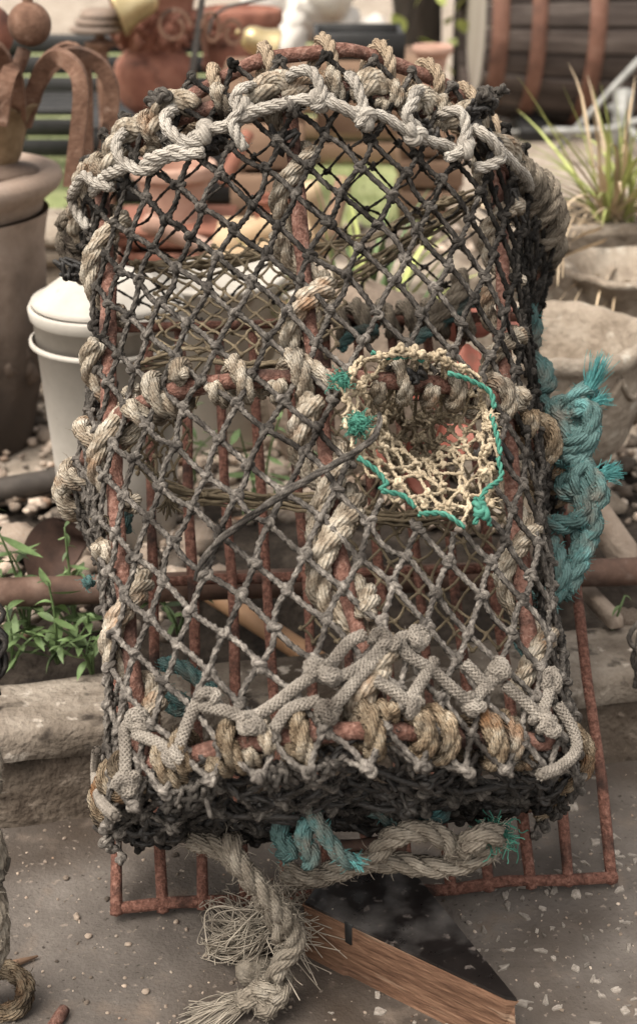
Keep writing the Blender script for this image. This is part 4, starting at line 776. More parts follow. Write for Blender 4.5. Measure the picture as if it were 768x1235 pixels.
# --- netting helpers
def segs_net(mb, nodes, edges, r, sides=5, strands=3, bow=.0025, tint=None, pitch=.034, nseg=8, dirs=None):
    for a, b in edges:
        A, Bp = nodes[a], nodes[b]; L = np.linalg.norm(Bp-A)
        if L < .004: continue
        m = max(4, min(nseg, int(L/.005))); s = np.linspace(0, 1, m)[:, None]; bw = rng.normal(0, bow, 3)*min(1, L/.04)
        P = A+(Bp-A)*s+np.sin(pi*s)*bw; ti = .5 if tint is None else .5*(tint[a]+tint[b])
        if strands == 1: tube(mb, P, r, sides, cap=False, tint=np.clip(ti+rng.normal(0, .08), 0, 1)); continue
        T = norm(Bp-A); N = norm(np.cross(T, [.31, .17, .9])); Bn = np.cross(T, N); ph = rng.uniform(0, 6)
        m = max(m, int(L/pitch*6)); s = np.linspace(0, 1, m)[:, None]; P = A+(Bp-A)*s+np.sin(pi*s)*bw
        for k in range(strands):
            an = ph+2*pi*k/strands+s[:, 0]*L/pitch*2*pi; D = np.cos(an)[:, None]*N+np.sin(an)[:, None]*Bn
            tube(mb, P+D*r*.36, r*.70, sides, ref=D, cap=False, tint=np.clip(ti+rng.normal(0, .1), 0, 1))
# --- main net
TSC = .56                                                # metres of skin per unit of t
ring_px = [(404, 462), (425, 438), (455, 428), (500, 427), (545, 437), (575, 452), (595, 482), (601, 520), (602, 555), (592, 600), (578, 630), (545, 634), (500, 618), (470, 602), (448, 578), (428, 548), (414, 508)]
RING = np.array([onskin(x, y, .036 if y < 480 else .027) for x, y in ring_px]); RP = RING[:, :2]
def inring(p):
    x, y = p[0], p[1]; n = len(RP); c = False
    for i in range(n):
        (x0, y0), (x1, y1) = RP[i], RP[i-1]
        if (y0 > y) != (y1 > y) and x < (x1-x0)*(y-y0)/(y1-y0)+x0: c = not c
    return c
def bag(x, y):                                           # x -1..1 across, y 0 at the front arch .. 1 at the base
    t = np.clip(x, -1, 1); p = surf(t*.52, VH[0], .004); u = p[0]*(1+.03*np.sin(pi*min(1, y*1.6))*abs(x)); w_ = p[2]*(1-y)+.02*y
    sag = (.040-.010*abs(x)**3-.012*max(0., x))*max(0., np.sin(pi*min(1, y*1.15+.02)))**.7 if y*1.15 < .98 else 0.0
    return np.array([u, VH[0]-sag+.006*sin(14*x+5*y), w_])
cw, ch = .0495, .061; nodes = {}; ntint = {}
rows = int((.748-.045)/(ch/2))
for r_ in range(rows+1):
    v = .748-r_*ch/2
    for c in range(-14, 15):
        x = (c+.5*(r_ % 2))*cw+.22*(.74-v)-.02; t = x/TSC
        if abs(t) > .995: continue
        jx = rng.normal(0, .0022); jv = rng.normal(0, .0024)
        t2 = t+jx/TSC; off = .0095+abs(rng.normal(0, .0015)); nodes[(r_, c)] = surf(t2, v+jv, off)
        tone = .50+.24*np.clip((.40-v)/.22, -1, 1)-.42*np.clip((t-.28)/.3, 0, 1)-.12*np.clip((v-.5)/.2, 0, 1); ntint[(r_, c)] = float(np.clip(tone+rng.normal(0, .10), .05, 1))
inside = {k: inring(p) for k, p in nodes.items()}
for r_ in range(rows+1, rows+9):
    y = (r_-rows-1+.6)/14
    for c in range(-11, 11):
        x = (c+.5*(r_ % 2))*cw+.22*(.74-.05)-.02; t = x/TSC
        if abs(t) > .56: continue
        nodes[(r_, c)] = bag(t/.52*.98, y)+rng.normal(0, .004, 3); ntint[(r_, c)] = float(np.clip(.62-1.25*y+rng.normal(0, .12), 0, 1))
inside = {k: (k[0] <= rows and inring(p)) for k, p in nodes.items()}
edges = []; extra = 0
for (r_, c) in list(nodes):
    o = (r_ % 2)
    for c2 in (c-1+o, c+o):
        k2 = (r_+1, c2)
        if k2 in nodes:
            a, b = (r_, c), k2
            if inside[a] and inside[b]: continue
            if inside[a] or inside[b]:
                if inside[a]: a, b = b, a
                lo, hi = 0., 1.
                for _ in range(14):
                    m_ = (lo+hi)/2; p = nodes[a]+(nodes[b]-nodes[a])*m_
                    if inring(p): hi = m_
                    else: lo = m_
                nodes[('x', extra)] = nodes[a]+(nodes[b]-nodes[a])*lo; ntint[('x', extra)] = ntint[a]; b = ('x', extra); extra += 1
            edges.append((a, b))
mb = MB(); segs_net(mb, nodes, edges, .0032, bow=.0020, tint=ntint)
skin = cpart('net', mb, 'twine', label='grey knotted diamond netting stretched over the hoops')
mb = MB()
for k, p in nodes.items():
    if k[0] == 'x' or inside.get(k): continue
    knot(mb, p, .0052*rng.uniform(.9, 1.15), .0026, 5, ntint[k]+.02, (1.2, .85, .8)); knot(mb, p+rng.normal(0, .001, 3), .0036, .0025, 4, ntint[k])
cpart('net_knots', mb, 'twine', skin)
mb = MB()
for k in list(nodes)[::7]:
    if k[0] == 'x': continue
    for _ in range(2):
        tube(mb, strand_hair(mb, nodes[k], rng.normal(0, 1, 3)+[0, 0, .3], rng.uniform(.004, .013), .0003), .00028, 3, cap=False, tint=.8)
cpart('net_fray', mb, 'twine', skin)
# --- end net over the top, seen through the front
def polyin(P, x, y):
    c = False
    for i in range(len(P)):
        (x0, y0), (x1, y1) = P[i], P[i-1]
        if (y0 > y) != (y1 > y) and x < (x1-x0)*(y-y0)/(y1-y0)+x0: c = not c
    return c
def flatnet(name, fn, inn, x0, x1, y0, y1, cx, cy, r, mat, jit=.004, knots=.0034, strands=1, tint=.5, sides=5, shear=0, bow=.003):
    nd = {}; R_ = int((y1-y0)/(cy/2))
    for i in range(R_+1):
        for c in range(int((x1-x0)/cx)+2):
            x = x0+(c+.5*(i % 2))*cx+shear*i*cy/2+rng.normal(0, jit*.5); y = y0+i*cy/2+rng.normal(0, jit*.5)
            if inn(x, y): nd[(i, c)] = np.asarray(fn(x, y))+rng.normal(0, jit*.4, 3)
    ed = [((i, c), (i+1, c2)) for (i, c) in nd for c2 in (c-1+i % 2, c+i % 2) if (i+1, c2) in nd]
    mb = MB(); tt = {k: float(np.clip(tint+rng.normal(0, .15), 0, 1)) for k in nd}; segs_net(mb, nd, ed, r, sides, strands, bow, tt, nseg=6)
    for k, p in nd.items():
        if knots > .0038: knot(mb, p, knots, knots*.45, 4, tt[k])
        else: blob(mb, p, knots, 5, 4, .2, tint=tt[k])
    return cpart(name, mb, mat), nd
flatnet('end_net', lambda x, y: (x, .672+.062*np.clip(y/.33, 0, 1)+.01*sin(9*x), y), lambda x, y: polyin(PT_, x, y), -.29, .29, 0, .345, .052, .062, .0019, 'twine', knots=.0042, strands=2, tint=.25)
# --- inner fine nets (parlour), sagging sheets between hoop and base
def bil(A, Bq, C, D):                                   # corners in creel coordinates: top-left, top-right, bottom-left, bottom-right
    A, Bq, C, D = map(np.asarray, (A, Bq, C, D)); return lambda s, t: (A*(1-s)+Bq*s)*(1-t)+(C*(1-s)+D*s)*t
f1 = bil(G(168, 318, .13), G(600, 225, .12), G(180, 432, .24), G(560, 430, .26))
flatnet('inner_net', lambda x, y: f1(x, y)+np.array([0, 0, -.018*sin(pi*x)*sin(pi*y)]), lambda x, y: 0 <= x <= .62 and 0 <= y <= 1, 0, 1, 0, 1, .066, .15, .0015, 'twine_tan', .004, .0030, tint=.45, bow=.003)
f1b = bil(G(150, 470, .22), G(265, 408, .25), G(160, 575, .12), G(215, 590, .12))
flatnet('inner_net', lambda x, y: f1b(x, y), lambda x, y: 0 <= x <= 1 and 0 <= y <= 1, 0, 1, 0, 1, .2, .17, .0015, 'twine_tan', .004, .0028, tint=.45)
f2 = bil(G(372, 600, .14), G(640, 560, .16), G(362, 785, .075), G(640, 800, .10))
flatnet('inner_net', lambda x, y: f2(x, y)+np.array([0, 0, -.02*sin(pi*x)*sin(pi*y)]), lambda x, y: 0 <= x <= 1 and 0 <= y <= 1, 0, 1, 0, 1, .115, .17, .0016, 'twine_tan', .004, .0032, tint=.35)
f3 = bil(G(385, 470, .06), G(620, 470, .08), G(375, 640, .03), G(640, 660, .04))
flatnet('inner_net', lambda x, y: f3(x, y), lambda x, y: 0 <= x <= 1 and 0 <= y <= 1, 0, 1, 0, 1, .10, .16, .0016, 'twine_tan', .005, .0030, tint=.15)
# gathered edges of the inner net
mb = MB()
for C, n_, sp in (([G(172, 560, .15), G(215, 592, .14), G(300, 600, .14), G(380, 612, .14), G(480, 625, .13), G(610, 605, .13)], 9, .006), ([G(165, 318, .135), G(240, 318, .12), G(350, 302, .11), G(440, 290, .12), G(500, 262, .12), G(565, 236, .13)], 8, .005),
                  ([G(370, 350, .10), G(430, 330, .11), G(500, 285, .12), G(570, 240, .13)], 8, .006), ([G(170, 440, .23), G(240, 430, .25), G(300, 440, .26), G(390, 432, .27)], 4, .004)):
    for _ in range(n_):
        Q = np.array(C)+rng.normal(0, sp, (len(C), 3)); P = spline(Q, .008); tube(mb, P+rng.normal(0, .0008, P.shape), .0019, 5, tint=rng.uniform(.1, .9))
        for p in P[::9]: blob(mb, p, .0034, 5, 4, .2, tint=rng.uniform(.1, .7))
for (px, py, w_) in ((205, 600, .14), (505, 280, .12), (130, 625, .2)):
    for _ in range(16): tube(mb, strand_hair(mb, G(px, py, w_)+rng.normal(0, .003, 3), np.array([rng.normal(0, .5), -1, rng.normal(0, .3)]), rng.uniform(.012, .028), .001, .3), [.0014]*6+[.0005], 4, tint=.2)
cpart('net_gathering', mb, 'twine_tan')
# --- entrance eye: cream funnel on a green ring
RS = spline(RING, .004, True); nr = 17; Rn = np.stack([np.interp(np.linspace(0, len(RS)-1, nr, endpoint=False), np.arange(len(RS)), RS[:, k]) for k in range(3)], 1)
c_in = G(496, 522, .235); nd = {}
for lv_ in range(9):
    f = lv_/8; 
    for k in range(nr):
        kk = (k+.5*(lv_ % 2)); p = np.array([np.interp(kk, np.arange(nr+1), np.r_[Rn[:, j], Rn[0, j]]) for j in range(3)])
        inner = c_in+(p-RING.mean(0))*np.array([.34, .38, .5]); q = p*(1-f)+inner*f; fz_ = .22*f**3 if p[1] > .415 else f**1.7; q[2] = p[2]+(inner[2]-p[2])*fz_; nd[(lv_, k)] = q+rng.normal(0, .0035*min(1, f*3), 3)
for lv_ in range(9, 14):
    g_ = (lv_-8)/5
    for k in range(nr):
        kk = (k+.5*(lv_ % 2)); p = np.array([np.interp(kk, np.arange(nr+1), np.r_[Rn[:, j], Rn[0, j]]) for j in range(3)]); pm = nd[(8, k)]
        nd[(lv_, k)] = pm*(1-g_)+(G(470, 528, .13)+(p-RING.mean(0))*np.array([.20, .26, .3]))*g_+rng.normal(0, .002, 3)
ed = [((l, k), (l+1, k2 % nr)) for (l, k) in nd if l < 13 for k2 in ((k, k-1) if l % 2 == 0 else (k, k+1))]
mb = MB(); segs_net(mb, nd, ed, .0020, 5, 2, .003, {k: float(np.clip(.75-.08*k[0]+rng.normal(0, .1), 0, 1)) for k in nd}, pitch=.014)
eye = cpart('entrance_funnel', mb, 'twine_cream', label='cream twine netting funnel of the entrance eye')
mb = MB()
for k, p in nd.items():
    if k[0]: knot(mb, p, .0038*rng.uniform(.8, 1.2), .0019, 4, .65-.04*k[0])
for (px, py, R_) in ((436, 466, .010), (404, 0, 0), (594, 514, .011), (586, 541, .012), (582, 572, .0115), (590, 606, .009), (480, 586, .010), (512, 606, .010), (545, 612, .010), (419, 508, .008), (592, 503, .009)):
    if R_:
        c = onskin(px, py, .030)
        for _ in range(2): knot(mb, c+rng.normal(0, .0015, 3), R_*.38, .0017, 5, rng.uniform(.3, .8))
        for _ in range(14): P = strand_hair(mb, c+rng.normal(0, .002, 3), rng.normal(0, 1, 3), rng.uniform(.005, .011), .0004, 1.0); tube(mb, P, .0005, 3, cap=False, tint=rng.uniform(.2, .9))
cpart('funnel_knots', mb, 'twine_cream', eye)
mb = MB()
for C in ([(448, 425), (470, 431), (498, 430), (510, 436)], [(540, 450), (565, 458), (590, 472), (596, 492)], [(592, 500), (600, 530), (603, 548)], [(600, 552), (604, 576), (585, 592), (574, 618)], [(432, 552), (452, 566), (466, 584), (458, 590)], [(460, 592), (486, 598), (500, 612)], [(505, 620), (535, 620), (560, 636)], [(572, 600), (580, 612), (572, 632)], [(580, 612), (588, 622), (590, 634)]):
    P = spline([onskin(x, y, .032) for x, y in C], .004); rope(mb, P, .0027, pitch=.016, strands=2, sides=6, ds=.002, tint=rng.uniform(.2, .7), raw=True)
for (px, py) in ((578, 612), (581, 618)): knot(mb, onskin(px, py, .034), .0065, .0026, 6, .5)
cpart('green_lacing', mb, 'green_twine', eye)
mb = MB()
for (px, py) in ((411, 459), (433, 511), (430, 514)):
    c = onskin(px, py, .034)
    for _ in range(90):
        P = strand_hair(mb, c+rng.normal(0, .0035, 3), rng.normal(0, 1, 3), rng.uniform(.008, .016), .0004, 1.3); tube(mb, P, .0005, 3, cap=False, tint=rng.uniform(.2, 1))
    for _ in range(3): knot(mb, c+rng.normal(0, .002, 3), .006, .0022, 4, .5)
cpart('green_tuft', mb, 'green_twine', eye)
# long loose twine across the net
mb = MB(); C = [onskin(x, y, o) for x, y, o in ((457, 498, .036), (457, 512, .036), (448, 530, .034), (420, 550, .028), (380, 573, .026), (340, 597, .026), (300, 625, .025), (265, 652, .022), (243, 680, .016), (238, 700, .008))]
P = spline(C, .004)
for k in range(3):
    a = np.arange(len(P))*.35+2*pi*k/3; T, N, B = frames(P); tube(mb, P+(np.cos(a)[:, None]*N+np.sin(a)[:, None]*B)*.0014, np.interp(np.linspace(0, 1, len(P)), [0, .06, .5, 1], [.0009, .0018, .0022, .0020]), 6, tint=.30+.08*k)
cpart('loose_twine', mb, 'twine', label='long loose dark twine running slantwise across the net')

# --- old fat rope wound on the frame
def coil(path, r0, R, mat_mb, s0, s1, turns, ph=0.0, tint=.5, sides=7, fz=None, fr=40, squash=1.0):
    """rope of radius R wound turns times round path[s0..s1] (fractions), hugging a bar of radius r0"""
    n = len(path); i0, i1 = int(s0*(n-1)), max(int(s1*(n-1)), int(s0*(n-1))+2); P = resample(path[i0:i1+1], np.linalg.norm(np.diff(path[i0:i1+1], axis=0), axis=1).sum()/max(8, int(abs(turns)*16)))
    T, N, B = frames(P); a = ph+np.linspace(0, 2*pi*turns, len(P))+wob(len(P), .12, 6); rad = (r0+R*.92)*(1+wob(len(P), .08, 5))
    C = P+rad[:, None]*(np.cos(a)[:, None]*N+np.sin(a)[:, None]*B)
    Q = rope(mat_mb, C, R, tint=tint, sides=sides, ds=R*.55)
    if fz is not None: fuzz(fz, Q, R, fr, .010, .0003)
    return Q
def fr_(S, px):                                          # fraction along a hoop nearest a photograph column
    d_ = [abs(hitpx(toW(p))-px) for p in S[len(S)//8:-len(S)//8]]; return (len(S)//8+int(np.argmin(d_)))/(len(S)-1)
def hitpx(p):
    x, y, z = p[0], p[1]-CAM_Y, p[2]-CAM_H; return 384+FPX*x/(y*cos(PITCH)-z*sin(PITCH))
def wrap(path, r0, R, s0, s1, turns, ph=0., tint=.5, mat='rope_old', fr=40, lab=None, sides=7):
    R *= .70 if path is HB else .84 if path is HM else .80 if path is HT else 1.0 if path is BAR['c'] else .92
    mb = MB(); f_ = MB(); coil(path, r0, R, mb, s0, s1, turns*(1.35 if path is HB else 1.15), ph, tint, sides, f_, fr); o = cpart('rope_wrapping', mb, mat, None, lab); cpart('fuzz', f_, mat, o); return o
# long bars: long slanting turns, the bar showing between them
wrap(BAR['l'], .008, .0108, .03, .30, 1.3, 1.2, .6); wrap(BAR['l'], .008, .0112, .36, .60, 1.4, .5, .55); wrap(BAR['l'], .008, .0118, .66, .93, 1.5, 2.0, .65, fr=80)
wrap(BAR['c'], .008, .0100, .00, .24, 1.3, .3, .4); wrap(BAR['c'], .008, .0112, .25, .50, 1.35, 1.5, .65); wrap(BAR['c'], .008, .0125, .53, .97, 1.9, .2, .6, fr=110); wrap(BAR['c'], .008, .0105, .56, .84, 1.2, 3.3, .45, fr=60)
wrap(BAR['r'], .008, .0105, .00, .26, 1.5, .3, .5); wrap(BAR['r'], .008, .0105, .28, .58, 2.2, 1.0, .45, fr=60); wrap(BAR['r'], .008, .0108, .60, .92, 1.7, 2.0, .6)
# middle hoop
wrap(HM, .0085, .0118, .06, fr_(HM, 92), 2.2, .4, .4); wrap(HM, .0085, .0118, fr_(HM, 96), fr_(HM, 165), 1.8, 1.4, .6, fr=60); wrap(HM, .0085, .0120, fr_(HM, 172), fr_(HM, 232), 1.7, .2, .65, fr=60)
wrap(HM, .0085, .0100, fr_(HM, 262), fr_(HM, 300), 1.0, .7, .65); wrap(HM, .0085, .0090, fr_(HM, 318), fr_(HM, 412), .7, 2.7, .8); wrap(HM, .0085, .0115, fr_(HM, 335), fr_(HM, 372), 1.2, .7, .6)
wrap(HM, .0085, .0092, fr_(HM, 452), fr_(HM, 500), 1.3, .7, .45, fr=60); wrap(HM, .0085, .0098, fr_(HM, 512), fr_(HM, 560), 1.3, .7, .5, fr=60); wrap(HM, .0085, .0105, fr_(HM, 570), fr_(HM, 615), 1.6, .7, .5, fr=60)
wrap(HM, .0085, .0130, fr_(HM, 620), fr_(HM, 660), 1.6, .2, .45, 'rope_ochre', 90, 'fat orange tan rope turns on the right side of the middle hoop'); wrap(HM, .0085, .0140, fr_(HM, 664), .86, 1.5, .9, .5, 'rope_ochre', 90); wrap(HM, .0085, .0135, .87, .96, 1.6, .2, .4, 'rope_ochre', 80)
# bottom hoop: tan-orange turns
wrap(HB, .0085, .0115, .10, .22, 2.0, .3, .5, 'rope_ochre'); wrap(HB, .0085, .0105, .23, fr_(HB, 170), 1.3, .3, .5, 'rope_ochre')
for x0, x1, tr, R_, mt in ((208, 236, .9, .0115, 'rope_ochre'), (264, 300, 1.1, .0120, 'rope_ochre'), (345, 378, 1.0, .0118, 'rope_ochre'), (430, 468, 1.15, .0130, 'rope_ochre'), (492, 530, 1.15, .0135, 'rope_ochre'), (566, 604, 1.1, .0140, 'rope_ochre'), (632, 664, 1.2, .0135, 'rope_ochre'), (300, 326, .8, .0095, 'rope_old'), (604, 626, .8, .0095, 'rope_old')):
    wrap(HB, .0085, R_, fr_(HB, x0), fr_(HB, x1), tr, rng.uniform(0, 6), rng.uniform(.35, .9), mt, 120)
wrap(HB, .0085, .0120, fr_(HB, 672), .95, 2.4, .3, .5, 'rope_ochre')
# top hoop: worn turns with rust stains, greyer down the sides
outn = lambda S: norm(np.c_[S[:, 0]-CEN[0], np.zeros(len(S)), S[:, 2]-CEN[1]])
for x0, x1, R_, tt, oo_ in ((86, 134, .0130, .45, .010), (138, 184, .0135, .5, .010), (190, 238, .0130, .55, .012), (300, 350, .0135, .6, .011), (346, 388, .0115, .5, .006), (424, 456, .0135, .6, .010), (476, 516, .0125, .55, .008), (528, 574, .0130, .45, .010), (578, 624, .0130, .45, .010)):
    i0, i1 = int(fr_(HT, x0)*(len(HT)-1)), int(fr_(HT, x1)*(len(HT)-1)); S = HT[i0:i1+1]; n = len(S); e = np.sin(np.linspace(0, pi, n))
    C = S+outn(S)*(oo_*e[:, None]+.002)+np.c_[np.zeros(n), -.008*np.cos(np.linspace(0, pi*1.4, n)), np.zeros(n)]
    mb = MB(); f_ = MB(); Q = rope(mb, C[::max(1, n//6)], R_, pitch=.075, tint=tt, sides=9, ds=.004, rough=.12); fuzz(f_, Q, R_, 150, .010, .0003); o = cpart('rope_wrapping', mb, 'rope_old'); cpart('fuzz', f_, 'rope_old', o)
for x0, x1, tr in ((128, 142, .9), (182, 194, .9), (262, 280, 1.0), (395, 412, .9), (456, 470, .9), (516, 530, .9)): wrap(HT, .008, .0100, fr_(HT, x0), fr_(HT, x1), tr, rng.uniform(0, 6), .5, fr=50)
wrap(HT, .008, .0118, .03, fr_(HT, 78), 2.6, .3, .45, 'rope_grey', 80, 'thick grey rope wound down the left side of the top hoop'); wrap(HT, .022, .0085, .05, fr_(HT, 88), 2.0, 1.3, .6, 'rope_grey', 60)
wrap(HT, .008, .0125, fr_(HT, 615), .83, 2.2, .3, .5, 'rope_grey', 80, 'thick grey rope wound down the right side of the top hoop'); wrap(HT, .008, .0130, .84, .97, 2.3, .3, .5, 'rope_grey', 80); wrap(HT, .018, .0105, fr_(HT, 632), .90, 1.9, 2.3, .8, 'rope_grey', 60)
# white lashing along the top hoop with half hitches
wl_ = MB(); i0, i1 = int(fr_(HT, 88)*len(HT)), int(fr_(HT, 636)*len(HT)); Pp = resample(HT[i0:i1], .002); T, N, B = frames(Pp)
out = norm(np.c_[Pp[:, 0]-CEN[0], np.zeros(len(Pp)), Pp[:, 2]-CEN[1]]); dn = np.tile([0, -1., 0], (len(Pp), 1)); L = np.arange(len(Pp))*.002
def lash(mb, step, base, R, rad, ph0, tint, frac=.55, rvar=.003):
    nt = L/step+ph0; f = nt % 1; sw = np.where(f > frac, (f-frac)/(1-frac), 0); sw = sw*sw*(3-2*sw); a = base+2*pi*sw+wob(len(L), .15, 14)
    C = Pp+(np.cos(a)[:, None]*out+np.sin(a)[:, None]*dn)*(rad+wob(len(L), rvar, 14))[:, None]; return rope(mb, C, R, tint=tint, ds=.0035, sides=7, raw=False)
fz = MB()
LASH = ([(108, 276, .012), (94, 258, .022), (87, 240, .026), (94, 222, .030), (103, 212, .030), (116, 221, .026), (136, 226, .018)], [(112, 232, .014), (127, 213, .024), (148, 203, .026), (162, 198, .022)],
        [(150, 160, .020), (141, 173, .032), (145, 191, .032), (163, 204, .026), (181, 204, .022), (201, 190, .024), (222, 187, .026), (246, 183, .024)], [(176, 206, .016), (178, 194, .026), (198, 186, .028), (222, 176, .028), (243, 160, .028), (275, 151, .026), (302, 138, .026), (330, 128, .024)],
        [(212, 130, .016), (199, 143, .032), (207, 159, .034), (225, 172, .030), (246, 168, .026)], [(306, 104, .018), (291, 108, .034), (283, 120, .036), (288, 134, .036), (280, 146, .034), (284, 160, .030), (295, 180, .020)],
        [(298, 136, .030), (326, 129, .030), (358, 122, .030), (378, 120, .030), (391, 120, .032), (411, 129, .030), (430, 139, .028)], [(348, 96, .014), (355, 87, .030), (374, 86, .036), (385, 101, .036), (390, 121, .034), (378, 131, .026)],
        [(420, 92, .014), (427, 97, .034), (434, 115, .034), (441, 138, .032), (434, 150, .026)], [(430, 150, .026), (449, 138, .032), (466, 143, .030), (481, 152, .028), (500, 163, .026), (523, 172, .024), (540, 176, .022), (556, 190, .018)],
        [(506, 110, .014), (500, 114, .030), (497, 126, .034), (490, 142, .034), (502, 155, .028), (510, 170, .020)], [(532, 140, .016), (541, 134, .030), (556, 136, .036), (562, 157, .034), (557, 181, .028), (538, 191, .020)],
        [(570, 155, .022), (580, 160, .034), (597, 175, .034), (604, 190, .030), (590, 200, .024), (573, 203, .016)], [(596, 178, .03), (610, 188, .03), (622, 202, .028), (634, 214, .026), (638, 228, .02)])
for C in LASH:
    mb = MB(); Q = rope(mb, [onskin(*c_) for c_ in C], .0061*rng.uniform(.93, 1.05), tint=rng.uniform(.4, .75), ds=.003, sides=7); fuzz(fz, Q, .0066, 45, .008, .0003); cpart('white_lashing', mb, 'rope_white', label='clean white rope lashed along the top hoop')
for (px, py) in ((246, 160), (296, 134), (388, 121), (440, 142), (500, 162), (560, 178)): mb = MB(); knot(mb, onskin(px, py, .028), .0085, .0056, 7, .5, (1.2, .9, .7)); cpart('lashing_hitch', mb, 'rope_white')
cpart('lashing_fuzz', fz, 'rope_white')
# tan rope wound over the outer hoop
tn = MB(); Pq = resample(HO, .002); To, No, Bo = frames(Pq); Lq = np.arange(len(Pq))*.002; oo = norm(np.c_[Pq[:, 0]-CEN[0], np.zeros(len(Pq)), Pq[:, 2]-CEN[1]])
nt = Lq/.058+.45; f = nt % 1; sw = np.clip((f-.45)/.55, 0, 1); sw = sw*sw*(3-2*sw); a = 2.4+2*pi*sw; rr_ = .0135+.016*np.clip(np.sin(a), 0, 1)
C = Pq+(np.cos(a)[:, None]*oo+np.sin(a)[:, None]*np.array([0, -1., 0]))*rr_[:, None]
Q = rope(tn, C, .0066, tint=.6, ds=.0035); fz = MB(); fuzz(fz, Q, .0066, 150, .008, .0003)
cpart('tan_lashing', tn, 'rope_tan', label='tan rope spiralling over the bare outer hoop'); cpart('lashing_fuzz', fz, 'rope_tan')
# black tangles and grey tangles caught on the hoops
def tangle(mb, c, s, n, r, tint=.4, flat=1):
    for _ in range(n):
        Q = np.asarray(c)+rng.normal(0, s, (6, 3)); P = spline(Q, .004); tube(mb, P, r, 5, tint=np.clip(tint+rng.normal(0, .2), 0, 1))
bk = MB()
for (px, py, o, s, n) in ((250, 172, .018, .010, 8), (262, 165, .01, .010, 8), (190, 195, .012, .008, 6), (345, 165, .0, .012, 8), (505, 150, .02, .009, 8), (520, 160, .012, .010, 8), (565, 145, .02, .010, 12), (580, 130, .026, .009, 12), (590, 175, .012, .012, 12), (610, 250, .0, .014, 10), (500, 455, .018, .007, 7), (580, 545, .008, .008, 6), (610, 560, .0, .012, 8), (300, 860, .0, .01, 5), (85, 330, .0, .012, 6), (470, 880, -.01, .012, 6), (600, 890, -.01, .012, 6)):
    bk = MB(); tangle(bk, onskin(px, py, o), s*.62, max(3, n-5), .0024, .5); cpart('black_net_tangle', bk, 'twine_black')
gk = MB()
for (px, py, o) in ((188, 122, .02), (196, 118, .03), (585, 118, .036), (595, 112, .034), (588, 126, .03), (350, 130, .03)):
    gk = MB()
    for _ in range(2): knot(gk, onskin(px, py, o)+rng.normal(0, .003, 3), .0075, .0030, 5, .4)
    cpart('grey_net_tangle', gk, 'twine')
# pale plastic tag at the top left
mb = MB(); c = onskin(203, 150, .008); box(mb, c, (.016, .034, .003), rotz(-.15)@roty(-.5), .001); cpart('tag', mb, 'tag_plastic', label='blank pale plastic tag tied at the top left')
# --- braided grey cord lacing the lower edge
bd = MB(); bf = MB()
def cord(pts, R=.0052, off=.018, wraps=()):
    P = braid(bd, [onskin(x, y, off+o) for x, y, o in [(p+(0,))[:3] if len(p) == 2 else p for p in pts]], R, tint=rng.uniform(.5, .8)); fuzz(bf, P, R, 30, .006, .00025)
def cknot(px, py, off=.018, R=.0051, n=3, size=.0105):
    size = min(size, .0082)
    c = onskin(px, py, off)
    for k in range(n): 
        Mx = rrot(); P = (TREF*np.array([1.2, .9, .7])*size*rng.uniform(.8, 1))@Mx.T+c+rng.normal(0, .003, 3); braid(bd, P[:-3], R*.86, .002, rng.uniform(.45, .75))
        break
    Mx = rrot(); a = np.linspace(0, 2*pi*1.4, 16); braid(bd, np.c_[np.cos(a)*size*.75, np.sin(a)*size*.75, a*.0016-.006]@Mx.T+c, R*.86, .002, rng.uniform(.45, .75))
cord([(118, 905), (116, 935), (122, 965), (140, 985)]); cord([(150, 955), (152, 915), (151, 880), (163, 868)]); cknot(165, 866); cknot(150, 945, size=.014)
cord([(163, 885), (190, 896), (212, 912)]); cknot(214, 912); cord([(214, 908), (224, 878), (238, 846)]); cknot(252, 846, size=.016)
cord([(246, 852), (275, 858), (300, 866), (330, 850), (358, 828), (382, 812)]); cknot(300, 872, size=.016); cknot(384, 808); cknot(395, 814, .02, size=.013)
cord([(396, 820), (425, 810), (452, 790), (462, 772)]); cord([(384, 850), (405, 848), (430, 820), (462, 785)]); cknot(392, 862); cknot(460, 772, size=.013)
cord([(452, 820), (478, 836), (492, 850)]); cknot(494, 852); cord([(492, 846), (508, 822), (524, 796)])
cord([(505, 768), (482, 770), (492, 790), (520, 808), (545, 830), (566, 848)]); cknot(500, 768, size=.012); cknot(572, 852, size=.016); cord([(570, 846), (586, 828), (604, 810)]); cknot(598, 808, size=.012)
cord([(608, 826), (632, 846), (652, 866)]); cknot(652, 868); cord([(652, 866), (660, 840), (666, 818)]); cord([(672, 850), (690, 880), (694, 905), (675, 925), (650, 935)]); cknot(664, 822, size=.011)
cord([(400, 800), (420, 775), (440, 765)]); cord([(560, 800), (575, 815), (590, 835)]); cord([(330, 880), (350, 855), (385, 845)])
cpart('braided_lacing', bd, 'braid', label='pale grey braided cord knotted in zigzags along the lower edge'); cpart('lacing_fuzz', bf, 'braid')
